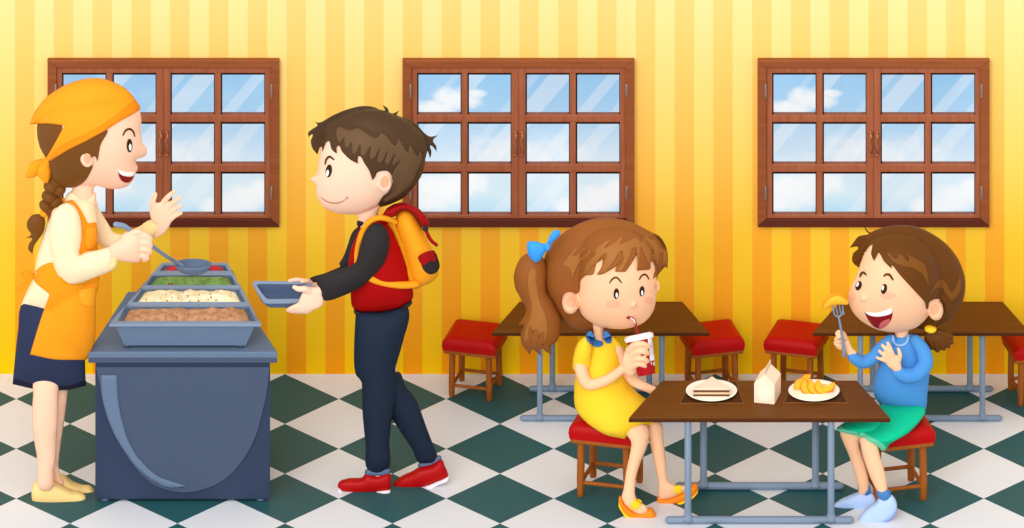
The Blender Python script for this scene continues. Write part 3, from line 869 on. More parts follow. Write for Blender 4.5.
spat = patch(W1((78, 218, 1), (100, 165), (150, 105), (220, 60), (300, 35), (370, 34), (430, 55), (470, 80), (495, 108), (500, 118, 1), (521, 152), (490, 177), (440, 205), (375, 246), (300, 287), (240, 316), (190, 346), (158, 364), (143, 354, 1), (175, 300), (217, 222, 1), (150, 214)), tree_of(head, hair, hside, sct), 2.2, YW, 2.5)
scarf = part('headscarf', Geo().join(sct, spat), 'scarf', root)
T2 = tree_of(body, hair, scarf)
part('scarf_band', patch(W1((500, 116, 1), (521, 152), (490, 177), (440, 205), (375, 246), (300, 287), (240, 316), (190, 346), (158, 364, 1), (176, 326), (230, 290), (300, 258), (380, 214), (440, 170), (480, 134)), T2, 1.6, YW, 2), 'scarf_fold', scarf)
YK = YW-.01
part('scarf_knot', Geo().join(inflate(W1((158, 358), (120, 356), (85, 370), (72, 400), (60, 430, 1), (95, 430), (118, 412), (140, 385)), YK, .9),
      inflate(W1((150, 360), (164, 395), (160, 430), (150, 457, 1), (125, 440), (108, 412), (115, 385), (135, 365)), YK-.02, .9), blob(10+152/4, 70+362/4, YK-.02, 5, 5, 5)), 'scarf', scarf)
# plait: overlapping lumps, tie and tail
br = Geo()
for (x, y, rx, ry, rot) in ((57, 181, 8.5, 6.5, 30), (51, 187, 8, 6, -35), (59, 190, 7.5, 5.5, 35), (49, 197, 8, 6, -35), (55, 202, 7.5, 5.5, 40), (45.5, 206, 7, 5, -40), (49, 210, 6, 4.5, 35)):
    br.join(blob(x, y, YW-.02-.004*(rot < 0), rx, ry, 6.5, rot))
part('plait', br, 'hair_woman', root)
part('hair_tie', blob(44.5, 213, YW-.02, 5, 3.2, 5.5, 20), 'scarf', root)
part('plait_tail', inflate(W2((135, 105), (112, 96), (86, 102), (68, 128), (70, 155), (84, 178), (63, 191, 1), (88, 194), (76, 215), (73, 238), (90, 255, 1), (96, 225), (114, 198), (133, 170), (141, 135)), YW-.02, .9), 'hair_woman', root)
# face
face_patch('inner_ear', oval(87.3, 158, 3.6, 5.4, 5), bt, 'ear_pink', root, .5, .15, grid=.5)
eye(root, bt, (129.6, 145.6), 2.9, 6.8, 0, (130.3, 147.2), 1.35, 3.6)
face_patch('eyebrow', stroke(W1((452, 264), (461, 244), (478, 236), (493, 246), (500, 268)), 2.3), bt, 'brow', root, .6, .2, grid=.3)
face_patch('mouth', W1((433, 404, 1), (460, 416), (497, 422, 1), (488, 440), (472, 451), (450, 446), (437, 428)), bt, 'mouth', root, .5, .15, grid=.5)
face_patch('teeth', W1((430, 399, 1), (465, 408), (498, 407, 1), (492, 424), (465, 426), (440, 416)), bt, 'white', root, .5, .7, grid=.5)
# jumper
tors = inflate(W2((222, 44), (185, 72), (158, 115), (143, 150), (125, 205), (108, 270), (96, 345), (70, 400), (44, 460, 1), (125, 498), (240, 520), (300, 500), (320, 400), (340, 280), (352, 200), (352, 130), (345, 75), (332, 40), (270, 30)), YW, 1.08)
jumper = part('sweater', tors, 'cream', root)
part('far_sleeve', Geo().join(tube([(92, 212, YW+.05, 8), (100, 228, YW+.08, 9.5), (109, 240, YW+.09, 9), (124, 243, YW+.09, 8.5), (138, 236, YW+.08, 8), (150, 229, YW+.068, 7.5)])), 'cream', jumper)
part('far_cuff', tube([(147.5, 230.5, YW+.068, 8.3), (152.5, 227.3, YW+.068, 8.2)], 16, sub=3), 'cream_fold', jumper)
YA = YW-.105
part('near_sleeve', inflate(W2((238, 52), (205, 58), (178, 85), (162, 130), (156, 200), (165, 265), (180, 320), (205, 358), (240, 376), (285, 370), (345, 348), (400, 325), (414, 310), (415, 250), (405, 228), (350, 240), (300, 248), (278, 256), (286, 200), (284, 130), (268, 78)), linX(60, YA, 116, YA-.025), 1.0), 'cream', jumper)
part('near_cuff', inflate(W2((402, 226), (425, 226), (434, 262), (430, 300), (414, 320), (398, 318), (404, 270)), YA-.028, 1.9), 'cream_fold', jumper)
part('turtleneck', inflate(W1((232, 492), (255, 483), (335, 487), (345, 500), (342, 530), (338, 548), (220, 545), (218, 520)), YW, 1.25), 'cream', jumper)
# skirt and apron
skirt = part('skirt', inflate(W4((92, 12), (200, -10), (300, 40), (335, 150), (340, 240), (343, 344, 1), (270, 360), (150, 358), (50, 337, 1), (60, 230), (72, 120)), YW, .95), 'navy', root)
T = tree_of(jumper, skirt)
part('skirt_hem', patch(W4((56, 316), (50, 337, 1), (150, 358), (270, 360), (343, 344, 1), (342, 322), (270, 342), (150, 340)), T, .8, YW, 1.5), 'navy_dark', skirt)
ap = inflate(W2((92, 346), (165, 290), (210, 340), (300, 345), (352, 340), (352, 400), (343, 425), (342, 520), (340, 600), (322, 650), (305, 680, 1), (180, 678), (80, 658, 1), (100, 590), (125, 510), (158, 418, 1)), YW, 1.15)
ap2 = patch(W2((92, 346), (165, 290), (210, 340), (300, 345), (352, 340), (352, 400), (343, 425), (342, 520), (340, 600), (322, 650), (305, 680, 1), (180, 678), (80, 658, 1), (100, 590), (125, 510), (158, 418, 1)), tree_of(jumper, skirt, ap), 2.2, YW-.03, 2.5)
apron = part('apron', Geo().join(ap, ap2), 'apron', root)
T = tree_of(jumper, skirt, apron)
part('bib', patch(W2((262, 68), (285, 105), (302, 130), (346, 129, 1), (353, 180), (350, 260), (348, 360), (250, 380), (200, 350), (270, 250), (284, 190), (274, 130)), T, 2.0, YW-.02, 3), 'apron', apron)
part('strap', patch(stroke(W2((185, 62), (205, 46), (240, 50), (272, 85), (300, 140)), 6.5, False), T, 2.2, YW, 2), 'apron', apron)
T = tree_of(jumper, skirt, apron)
part('pocket', patch(W2((275, 395, 1), (341, 391, 1), (340, 440), (325, 462), (300, 462), (280, 440)), T, 1.5, YW, 2), 'apron_pocket', apron)
part('bib_pocket', patch(W2((302, 150, 1), (345, 148, 1), (346, 205), (330, 235), (305, 225)), tree_of(jumper, skirt, apron, *apron.children), 1.5, YW, 2), 'apron_pocket', apron)
part('bow_loop', tube([(33, 276, YW-.02, 1.5), (27, 270.5, YW-.02, 1.4), (22.5, 271, YW-.02, 1.4), (22.5, 276, YW-.02, 1.4), (28, 277.5, YW-.02, 1.4), (33, 277, YW-.02, 1.2)], 8), 'apron', apron)
part('bow_tail', tube([(33, 277, YW-.02, 1.5), (26, 281, YW-.02, 1.4), (19, 284, YW-.02, 1.4), (16, 291, YW-.02, 1.3), (22, 288, YW-.02, 1.3), (29, 281, YW-.02, 1.2)], 8), 'apron', apron)
# shoes
YN, YFf = YW-.04, YW+.04
def shoe(pts, Y, m, parent, k=1.0, tmax=13, name='shoe'): return part(name, inflate(pts, Y, k, tmax=tmax, lean=0, step=1.6), m, parent)
shoe(W5((88, 478), (87, 440), (98, 412), (115, 405), (145, 414), (172, 412), (208, 428), (245, 446), (285, 454), (304, 470), (270, 492), (170, 494), (100, 490)), yat(502)+.035, 'shoe_cream', root, 1.6)
shoe(W5((150, 440), (172, 410), (188, 384), (205, 378), (222, 388), (250, 410), (285, 424), (320, 427), (341, 446), (338, 466), (300, 477), (200, 478), (155, 470)), yat(499)+.085, 'shoe_cream', root, 1.6)
# ladle (a thing in her hand)
t = thing('ladle', 'grey steel ladle in the hand of the woman, over the food pan', 'ladle', at(150, 240, YH))
YB = -.93
part('handle', tube([(116, 224.5, YH-.04, 2.9), (124, 226, YH-.03, 2.7), (131, 231, YH-.015, 2.4), (140, 237.5, YH, 2.2), (151, 245, YH+.02, 2.1), (163, 254, YH+.12, 2.0), (174, 261, YB-.03, 2.2), (182, 266, YB, 2.0)], 10), 'steel_light', t)
bc = at(193, 263.5, YB); R = 18/S; v = []; f = []; nr = 8; nn = 28
for i in range(nr+1):
    a = math.pi/2*i/nr
    for j in range(nn):
        b = 2*math.pi*j/nn; v.append(Vector((bc.x+R*math.cos(b)*math.cos(a), bc.y+R*.62*math.sin(b)*math.cos(a), bc.z-R*.62*math.sin(a))))
for i in range(nr):
    for j in range(nn): f.append((i*nn+j, i*nn+(j+1) % nn, (i+1)*nn+(j+1) % nn, (i+1)*nn+j))
bo = part('bowl', Geo().add(v, f), 'steel', t)
md = bo.modifiers.new('thick', 'SOLIDIFY'); md.thickness = .006; md.offset = 0

# ================================================================== boy
B1, B2, B3, B4, B5 = crop(300, 98), crop(320, 190), crop(245, 230), crop(330, 300), crop(330, 380)
YB_ = -1.07
root = thing('person', 'boy with spiky brown hair in a red vest offering a tray', 'person', (wx(390), YB_, 0))
head = inflate(B1((82, 200), (78, 235), (74, 262), (71, 290), (64, 306), (50, 314), (42, 322), (44, 332), (56, 338), (65, 346), (63, 372), (72, 405), (95, 436), (130, 455), (170, 464), (215, 466), (262, 456), (305, 432), (335, 405), (400, 370), (440, 300), (450, 220), (430, 140), (360, 90), (250, 72), (150, 95), (100, 140)), YB_, 1.12)
ht = head.bvh(); earY = surf_y(ht, 384, 181, YB_-.1)
G = [head, blob(383.5, 181.5, earY+.004, 7.8, 10.6, 5.5, 12),
     inflate(B1((225, 430), (320, 420), (312, 460), (312, 500), (245, 520), (232, 480)), YB_, 1.0),
     inflate(B2((150, 170), (200, 125), (270, 130), (330, 260), (355, 400), (330, 450), (170, 450), (145, 400), (135, 300)), YB_, .75),
     tube([(376, 232, YB_-.06, 5), (371, 258, YB_-.09, 5), (348, 281, YB_-.112, 5), (320, 290, YB_-.118, 5)]),
     tube([(364, 240, YB_+.03, 4), (349, 264, YB_+.06, 2.0), (330, 275.5, YB_+.06, 1.6), (314, 281, YB_+.052, 1.8), (306, 281, YB_+.05, 2.6)]),
     # trousers' legs inside
     tube([(376, 325, YB_-.015, 8), (374, 370, YB_-.01, 7), (377, 430, YB_-.0, 6), (378, 474, yat(492)+.04, 6), (372, 484, yat(492)+.04, 6)]),
     tube([(385, 325, YB_+.03, 8), (390, 370, YB_+.03, 7), (406, 420, YB_+.03, 5), (428, 464, yat(486)+.05, 5), (426, 474, yat(486)+.04, 6)])]
YH = YB_-.115
def hp(x, y, Y, r): return (245+x/4, 230+y/4, Y, r)
G += [inflate(B3((296, 232), (262, 228), (240, 238), (224, 262), (214, 290), (220, 312), (245, 326), (282, 318), (305, 306), (318, 280), (310, 245)), YH, 1.0, tmax=7),
      tube([hp(262, 246, YH-.01, 3.6), hp(240, 236, YH-.022, 3.4), hp(215, 236, YH-.026, 3.0), hp(198, 229, YH-.022, 2.5)], 10),
      tube([hp(250, 292, YH, 3.4), hp(222, 300, YH-.004, 3.0), hp(195, 310, YH+.01, 2.8), hp(172, 320, YH+.03, 2.3)], 10),
      tube([hp(255, 300, YH, 3.4), hp(230, 312, YH-.002, 3.0), hp(205, 320, YH+.01, 2.7), hp(186, 326, YH+.03, 2.2)], 10),
      tube([hp(262, 305, YH, 3.3), hp(240, 318, YH, 2.9), hp(220, 325, YH+.01, 2.6), hp(204, 329, YH+.03, 2.1)], 10),
      tube([hp(272, 305, YH, 3.1), hp(256, 320, YH+.002, 2.8), hp(242, 327, YH+.01, 2.4), hp(230, 330, YH+.03, 2.0)], 10)]
YF2 = YB_+.05
G += [inflate(B3((290, 210), (262, 199), (225, 194), (190, 196), (172, 204), (200, 220), (250, 235), (290, 235)), YF2, 1.0, tmax=6),
      tube([hp(235, 204, YF2, 2.8), hp(205, 199, YF2-.01, 2.4), hp(178, 203, YF2-.02, 1.9)], 10),
      tube([hp(230, 214, YF2, 2.8), hp(200, 212, YF2-.01, 2.4), hp(178, 214, YF2-.02, 1.9)], 10),
      tube([hp(230, 225, YF2, 2.8), hp(205, 228, YF2-.01, 2.4), hp(185, 232, YF2-.02, 1.9)], 10),
      tube([hp(235, 236, YF2, 2.6), hp(212, 242, YF2-.01, 2.2), hp(195, 246, YF2-.02, 1.8)], 10),
      tube([hp(262, 210, YF2-.01, 3), hp(245, 204, YF2-.03, 2.6), hp(228, 206, YF2-.04, 2.1)], 10)]
body = fuse('body', G, 'skin_boy', root)
bt = tree_of(body)
outl = [(43, 85, 1), (62, 97), (85, 96), (130, 70), (190, 45), (250, 32), (300, 37), (338, 56), (331, 29, 1), (350, 40), (360, 62), (375, 60), (397, 50, 1), (388, 70), (430, 82), (470, 110), (500, 142), (522, 154), (551, 149, 1), (532, 170), (544, 190), (547, 214, 1), (530, 194), (520, 190), (526, 215), (521, 243, 1), (505, 212), (501, 260), (486, 310), (460, 350), (420, 395), (380, 417), (340, 432), (297, 441, 1)]
face_edge = [(318, 415), (333, 392), (350, 380), (366, 355), (370, 320), (352, 294), (330, 292), (308, 300), (300, 318), (290, 329, 1), (277, 292), (258, 262), (236, 232), (231, 263, 1), (200, 246), (168, 215), (152, 190), (146, 223, 1), (126, 205), (112, 172), (89, 216, 1), (84, 195), (70, 226, 1), (50, 202), (43, 172), (50, 146), (34, 157, 1), (33, 138), (55, 120), (70, 108)]
hair = inflate(B1((85, 150), (100, 115), (150, 80), (220, 50), (300, 42), (380, 66), (440, 95), (490, 145), (510, 190), (500, 250), (480, 310), (450, 350), (400, 400), (330, 428), (300, 400), (330, 370), (320, 280), (240, 210), (150, 170)), YB_, 1.22)
T = tree_of(head, hair)
hair_o = part('hair', Geo().join(hair, patch(B1(*(outl+face_edge)), T, 2.2, YB_, 2.2, off=.9, grid=1.6)), 'hair_boy', root)
T = tree_of(body, hair_o)
part('highlight_locks', patch(B1((150, 120), (200, 128), (235, 120), (300, 160), (330, 140), (380, 190), (395, 165), (430, 215), (440, 190), (470, 232), (478, 205, 1), (490, 240), (470, 290), (440, 350), (400, 385), (345, 415), (330, 410), (360, 380), (372, 340), (368, 310), (400, 250, 1), (372, 268), (380, 225, 1), (345, 265), (350, 215, 1), (315, 260), (318, 205, 1), (285, 245), (282, 195, 1), (250, 232), (240, 190, 1), (215, 225), (205, 180, 1), (185, 200), (175, 160, 1), (155, 180)), T, .9, YB_, 1.2, grid=1.4), 'hair_boy_highlight', hair_o)  # zigzag hair highlight painted as raised lighter locks
face_patch('inner_ear', oval(384.5, 181.8, 4.3, 5.8, 12), bt, 'ear_pink', root, .5, .15, grid=.5)
eye(root, bt, (328.7, 171), 3.2, 6.6, 8, (327.4, 173.2), 1.5, 3.5, 8)
face_patch('eyebrow', stroke(B1((100, 268), (105, 246), (119, 235), (137, 249)), 2.4), bt, 'hair_boy', root, .6, .2, grid=.3)
face_patch('smile', stroke(B1((84, 397), (105, 413), (140, 421), (170, 414), (189, 399)), 1.0), bt, 'line', root, .4, .12, grid=.3)
face_patch('smile_corner', stroke(B1((182, 396), (190, 399), (194, 405)), .8), bt, 'line', root, .4, .12, grid=.3)
# vest
vest = part('vest', inflate(B2((165, 146), (142, 190), (120, 250), (112, 310), (118, 360), (122, 405), (127, 462), (150, 485), (230, 488), (310, 474), (362, 448), (373, 425), (370, 390), (360, 330), (340, 250), (305, 165), (275, 118), (225, 112)), YB_, 1.08), 'vest', root)
part('hem_band', inflate(B2((136, 478), (160, 486), (240, 488), (310, 474), (362, 440), (369, 452), (350, 470), (250, 494), (150, 500), (138, 494)), YB_, 6, tmax=30), 'black_cloth', vest)
part('collar', inflate(B2((147, 126, 1), (165, 116), (200, 106), (228, 99), (234, 118), (205, 128), (170, 142), (152, 148)), YB_, 2.2, tmax=16), 'black_cloth', root)
sl = part('near_sleeve', inflate(B2((250, 138), (215, 134), (186, 158), (163, 212), (149, 268), (138, 293), (70, 322), (-14, 354), (2, 400), (18, 442), (100, 420), (172, 382), (226, 332), (260, 287), (277, 225), (273, 170)), linX(325, YB_-.12, 380, YB_-.10), 1.0), 'black_cloth', root)
part('far_sleeve', inflate(B2((170, 145), (132, 165), (112, 215), (95, 262), (76, 296), (82, 306), (20, 332), (-40, 352), (-30, 372), (60, 345), (130, 320), (160, 220)), linX(310, YB_+.05, 350, YB_+.06), 1.4), 'black_cloth', root)
trs = Geo().join(inflate(B4((103, 52), (112, 46), (220, 45), (306, 24), (317, 52), (314, 90), (296, 150), (276, 215), (262, 275), (266, 330), (262, 400), (248, 480), (238, 560), (232, 680), (152, 680), (142, 580), (130, 450), (126, 325), (104, 300), (96, 250), (97, 160)), linY(330, YB_-.01, 470, yat(492)+.04), 1.05),
      inflate(B4((150, 80), (290, 60), (300, 130), (262, 275), (284, 294), (300, 340), (345, 400), (390, 520), (430, 622), (438, 645), (358, 652), (330, 600), (290, 540), (243, 470), (180, 400), (110, 300), (97, 200), (108, 100)), linY(330, YB_+.03, 470, yat(486)+.05), 1.05))
trouser = part('trousers', trs, 'denim', root)
part('trouser_cuff', inflate(B5((144, 358), (190, 362), (236, 352), (239, 376), (190, 384), (142, 380)), yat(492)+.04, 3, tmax=11), 'denim_cuff', root)
part('trouser_cuff', inflate(B5((353, 334), (395, 325), (438, 300), (446, 322), (405, 346), (360, 356)), yat(486)+.05, 3, tmax=10), 'denim_cuff', root)
def red_shoe(pts, sole, Y):
    s = shoe(pts, Y, 'shoe_red', root, 1.1, 12)
    part('sole', inflate(sole, Y, 5, tmax=12.5, lean=0, step=1.6), 'sole_white', s)
red_shoe(B5((145, 376), (190, 384), (238, 374), (243, 410), (240, 436), (200, 440), (150, 447), (90, 448), (45, 440), (31, 426), (38, 408), (80, 397), (125, 395)),
         B5((34, 428), (60, 444), (110, 450), (160, 445), (195, 436), (240, 434), (240, 446), (200, 453), (150, 460), (90, 462), (45, 453)), yat(494)+.04)
red_shoe(B5((358, 352), (405, 342), (446, 322), (460, 348), (472, 386), (440, 398), (400, 415), (350, 428), (290, 434), (256, 428), (254, 412), (290, 386), (335, 366)),
         B5((256, 424), (300, 432), (360, 424), (405, 408), (440, 394), (474, 382), (472, 396), (440, 408), (410, 424), (370, 442), (310, 447), (262, 440)), yat(489)+.04)
# backpack (a thing he wears)
bp = thing('backpack', 'orange and red school backpack on the back of the boy', 'backpack', at(412, 250, YB_))
Ysf = YB_
main = part('bag', inflate(B2((302, 112), (312, 88), (342, 78), (372, 95), (402, 140), (430, 200), (455, 250), (474, 300), (470, 345), (440, 372), (410, 384), (388, 393), (370, 380), (358, 330), (335, 240), (308, 170)), YB_, 1.5), 'pack', bp)
part('back_panel', inflate(B2((268, 130), (292, 118), (318, 168), (348, 240), (372, 330), (396, 388), (372, 396), (352, 380), (345, 325), (322, 250), (290, 170)), YB_-.01, 3.2, tmax=24), 'pack_dark', bp)
flap = part('flap', inflate(B2((250, 100, 1), (265, 76), (300, 56), (345, 51), (392, 72), (425, 105), (440, 140, 1), (418, 155), (396, 124), (372, 94), (342, 78), (316, 84), (298, 106), (272, 106)), YB_-.012, 5, tmax=30), 'pack_red', bp)
T = tree_of(main)
part('pocket', patch(B2((394, 270), (425, 248), (458, 246), (474, 280), (479, 305), (468, 328), (440, 338), (416, 322), (404, 296)), T, 4.0, YB_-.02, 3), 'black_cloth', bp)
T = tree_of(main, *[c for c in bp.children if c.name.startswith('pocket')])
part('pocket_flap', patch(B2((392, 268), (425, 247), (456, 242), (464, 262), (462, 286), (440, 284), (414, 302), (400, 290)), T, 1.8, YB_-.02, 2), 'pack_red', bp)
part('buckle', blob(425.5, 228.5, YB_-.085, 3, 3, 3), 'black_cloth', bp)
part('strap_end', tube([(425, 228, YB_-.085, 1.6), (430, 239, YB_-.08, 2.0), (436.5, 245, YB_-.07, 1.8)], 8), 'pack_red', bp)
def arc(pts, r, Y0, fl=.5): return tube([(320+a/4, 190+b/4, Y, r) for a, b, Y in pts], 12)
Yv = YB_-.088
part('shoulder_strap', arc([(300, 128, YB_-.05), (265, 114, YB_-.075), (228, 112, YB_-.09), (195, 130, Yv-.004), (172, 165, Yv), (158, 205, Yv), (150, 245, Yv+.01), (148, 290, Yv)], 3.0, 0), 'pack', bp)
part('lower_strap', arc([(170, 330, Yv-.01), (205, 353, Yv-.016), (245, 368, Yv-.012), (300, 378, Yv-.004), (345, 380, Yv+.01), (384, 376, YB_-.06)], 3.8, 0), 'pack', bp)
# tray
tY0, tY1 = YB_-.085, YB_+.03
t = thing('food_tray', 'slate blue serving tray held out by the boy', 'tray', at(283, 295, YB_-.03))
def ringp(lst, Yb, Yf, y0, y1): return [at(x, y, Yb+(Yf-Yb)*(y-y0)/(y1-y0)) for x, y in lst]
rimo = spline(B3((30, 212), (44, 204), (150, 205), (242, 207), (268, 222), (262, 250), (248, 280), (225, 286), (90, 288), (72, 282)), True, 2)
def toward(p, c, k): return (c[0]+(p[0]-c[0])*k[0], c[1]+(p[1]-c[1])*k[1])
cen = (282, 291)
inn = [toward(p, (283.5, 291.5), (.86, .72)) for p in rimo]
R0 = ringp(rimo, tY1, tY0, 281, 302); R1_ = ringp(inn, tY1, tY0, 281, 302)
nrm = (R0[len(R0)//4]-R0[0]).cross(R0[len(R0)//2]-R0[0]).normalized()
if nrm.z < 0: nrm = -nrm
cw = sum(R0, Vector())/len(R0)
bot = [cw+(p-cw)*.80+Vector((0, 0, -.034)) for p in R1_]
inb = [cw+(p-cw)*.84+Vector((0, 0, -.026)) for p in R1_]
low = [cw+Vector(((p-cw).x*.70, (p-cw).y*.55, -.058)) for p in R0]
rimb = [p+Vector((0, 0, -.007)) for p in R0]
n = len(R0)
def strip(g, loops, capl=False):
    v = [p for L in loops for p in L]; f = []
    for k in range(len(loops)-1):
        for i in range(n): f.append((k*n+i, k*n+(i+1) % n, (k+1)*n+(i+1) % n, (k+1)*n+i))
    if capl: f.append(tuple((len(loops)-1)*n+i for i in range(n)))
    g.add(v, f); return g
part('rim', strip(Geo(), [R0, R1_, [p+Vector((0, 0, -.006)) for p in R1_], rimb, R0]), 'steel_light', t, True, 30)
part('basin', strip(Geo(), [R1_, inb], True), 'tray_dark', t, True, 30)
part('tray_body', strip(Geo(), [rimb, low], True), 'tray', t, True, 30)

# ================================================================== girl in yellow
G1, G2, G3 = crop(505, 210), crop(505, 300), crop(560, 396)
YG = -1.05; YGH = YG-.03
root = thing('person', 'girl in a yellow dress with a long ponytail drinking through a straw', 'person', (wx(605), YG, 0))
head = inflate(G1((300, 165), (292, 250), (288, 330), (291, 385), (310, 424), (355, 456), (425, 475), (500, 472), (560, 447), (595, 400), (607, 330), (605, 260), (590, 160), (520, 90), (400, 75), (330, 110)), YGH, 1.28)
ht = head.bvh()
nY = surf_y(ht, 505+515/4, 210+375/4, YGH-.15)
G = [head, blob(505+262/4, 210+368/4, YGH-.045, 8.8, 9.8, 17), blob(505+603/4, 210+305/4, YGH-.03, 4.0, 6.2, 4),
     blob(505+514/4, 210+376/4, nY+.004, 3.0, 3.4, 4.0),
     inflate(G2((352, 80), (395, 80), (392, 130), (390, 175), (358, 175), (355, 130)), YGH+.01, 1.1),
     inflate(G2((310, 170), (440, 165), (470, 230), (490, 330), (540, 400), (600, 440), (590, 480), (480, 500), (350, 460), (295, 400), (290, 280)), linY(385, YG, 430, YG-.13), .75)]
def g2(x, y, Y, r): return (505+x/4, 300+y/4, Y, r)
YAr = YG-.10
G += [tube([g2(305, 200, YG-.07, 6), g2(302, 260, YAr, 6.6), g2(318, 318, YAr-.01, 6.6), g2(345, 338, YAr-.015, 6.0), g2(410, 318, YAr-.03, 5.4), g2(462, 282, YAr-.045, 4.8), g2(490, 255, YAr-.05, 5)]),
      tube([g2(450, 200, YG-.04, 6), g2(490, 290, YG-.06, 5.5), g2(515, 325, YG-.07, 5.2), g2(555, 345, YG-.08, 4.6), g2(606, 366, YG-.06, 4.2)]),
      blob(505+612/4, 300+368/4, YG-.055, 5, 4, 4)]
for a, b, c_ in (((612, 364), (628, 366), (636, 372)), ((612, 368), (626, 376), (632, 382)), ((610, 372), (620, 382), (624, 388)), ((604, 372), (610, 384), (612, 390)), ((606, 360), (622, 356), (630, 358))):
    G.append(tube([g2(*a, YG-.055, 2.2), g2(*b, YG-.055, 2.0), g2(*c_, YG-.055, 1.6)], 8))
YC1 = YAr-.055
G += [inflate(G2((478, 208), (500, 183), (520, 185), (532, 215), (534, 260), (525, 292), (500, 306), (480, 292), (468, 255)), YC1, 1.0, tmax=7),
      tube([g2(496, 200, YC1-.01, 4.0), g2(520, 180, YC1-.03, 3.6), g2(550, 176, YC1-.034, 3.2), g2(574, 186, YC1-.026, 2.6)], 10),
      tube([g2(505, 222, YC1-.01, 3.8), g2(530, 206, YC1-.032, 3.5), g2(554, 206, YC1-.036, 3.1), g2(572, 214, YC1-.028, 2.6)], 10),
      tube([g2(508, 246, YC1-.01, 3.8), g2(532, 234, YC1-.03, 3.5), g2(554, 236, YC1-.034, 3.1), g2(570, 245, YC1-.026, 2.6)], 10),
      tube([g2(508, 270, YC1-.01, 3.6), g2(530, 256, YC1-.026, 3.2), g2(548, 258, YC1-.03, 2.8), g2(562, 266, YC1-.024, 2.3)], 10),
      tube([g2(490, 215, YC1+.01, 3.8), g2(510, 190, YC1+.03, 3.4), g2(530, 178, YC1+.045, 2.8)], 10)]
def g3(x, y, Y, r): return (560+x/4, 396+y/4, Y, r)
YL1, YL2 = yat(519)+.03, yat(505)+.03
G += [inflate(G3((262, 140), (300, 120), (348, 115), (358, 160), (346, 210), (325, 260), (306, 320), (300, 380), (308, 412), (345, 440), (352, 462), (320, 474), (275, 450), (246, 410), (254, 370), (264, 300), (280, 225), (284, 185)), linY(432, YG-.20, 505, YL1), 1.0),
      inflate(G3((352, 118), (402, 105), (414, 170), (424, 260), (432, 335), (462, 355), (500, 358), (520, 366), (490, 390), (430, 412), (395, 408), (393, 350), (380, 280), (364, 210)), linY(432, YG-.16, 500, YL2), 1.0),
      tube([(600, 412, YG-.08, 9), (628, 424, YG-.15, 8), (638, 436, YG-.195, 8)]), tube([(615, 410, YG-.07, 8), (643, 422, YG-.13, 6), (656, 431, YG-.155, 6)])]
body = fuse('body', G, 'skin_girl', root)
# hair
hm_ = inflate(G1((148, 255), (162, 175), (208, 112), (280, 62), (350, 36), (430, 32), (510, 50), (570, 80), (620, 110), (645, 150), (652, 190), (640, 225), (612, 262), (598, 350), (520, 440), (362, 484), (290, 478), (230, 446), (185, 380), (155, 325)), YGH+.075, .80, kb=1.2)
T = tree_of(head, hm_)
hf_ = patch(G1((150, 255), (165, 172), (210, 112), (280, 62), (350, 36), (430, 32), (510, 50), (570, 80), (620, 110), (645, 150), (652, 190), (650, 232, 1), (632, 226), (614, 256), (592, 277, 1), (600, 232), (584, 205), (580, 238, 1), (528, 243, 1), (530, 205), (527, 178, 1), (505, 215), (482, 247, 1), (450, 243), (468, 215), (475, 190, 1), (445, 225), (395, 255, 1), (366, 259, 1), (385, 230), (392, 196, 1), (350, 225), (320, 264, 1), (302, 282), (294, 330), (262, 328), (232, 345), (226, 370), (235, 398), (262, 408), (295, 400), (306, 425), (350, 458), (362, 482, 1), (290, 478), (230, 446), (185, 380), (155, 325)), T, 2.2, YGH+.075, 2.2, off=.9, grid=1.5)
hair = part('hair', Geo().join(hm_, hf_), 'hair_girl', root)
T = tree_of(body, hair, *hair.children)
part('fringe', patch(G1((320, 262, 1), (318, 225), (345, 195), (362, 170), (345, 185, 1), (372, 145), (395, 130), (420, 118), (400, 150, 1), (440, 130), (470, 105), (462, 135, 1), (500, 120), (525, 108), (545, 125), (560, 105), (590, 118), (600, 95), (630, 120), (648, 160), (650, 231, 1), (632, 224), (625, 170), (610, 220), (600, 200), (590, 160), (583, 236, 1), (545, 150), (540, 180), (530, 242, 1), (529, 190), (520, 150), (500, 185), (470, 245, 1), (440, 244), (470, 190), (468, 165), (440, 200), (400, 253, 1), (375, 257), (400, 200), (404, 175), (370, 205), (362, 230), (352, 258)), T, .9, YGH, 1, grid=1.1), 'hair_girl_highlight', hair)  # fringe strands in a lighter tone that paints in the hair highlight
T = tree_of(body, hair)
part('temple_highlight', patch(G1((230, 215), (262, 175), (290, 150), (275, 185), (320, 150), (300, 190), (345, 160), (300, 210), (280, 250), (272, 282, 1), (258, 235), (235, 222)), tree_of(body, hair, *hair.children), .9, YGH, 1, grid=1.1), 'hair_girl_highlight', hair)  # highlight at the temple, painted as a lighter raised lock
part('ponytail', inflate(G1((112, 172), (75, 180), (50, 212), (35, 262), (42, 315), (68, 362), (84, 398), (74, 430), (48, 466, 1), (74, 460), (62, 500), (72, 545), (100, 579, 1), (106, 560), (116, 560), (143, 583, 1), (146, 555), (165, 568), (187, 577, 1), (183, 548), (210, 522), (224, 478), (222, 430), (195, 370), (165, 320), (165, 240), (150, 185)), YGH+.02, 1.1), 'hair_girl', root)
T = tree_of(root.children[-1])
part('ponytail_highlight', patch(G1((112, 228), (92, 260), (92, 330), (104, 380), (98, 430), (80, 480), (84, 530), (102, 470), (100, 545, 1), (125, 480), (126, 560, 1), (150, 490), (150, 550, 1), (172, 490), (165, 420), (140, 360), (128, 290), (128, 245)), T, .8, YGH, 1), 'hair_girl_highlight', root.children[-1])  # ponytail shine painted as lighter strands
YBo = YGH-.06
bow = part('bow', inflate(G1((88, 150), (90, 130), (112, 124), (140, 130), (168, 142), (172, 152), (155, 180), (140, 202), (124, 210), (108, 200), (92, 178)), YBo, 1.1), 'bow', root)
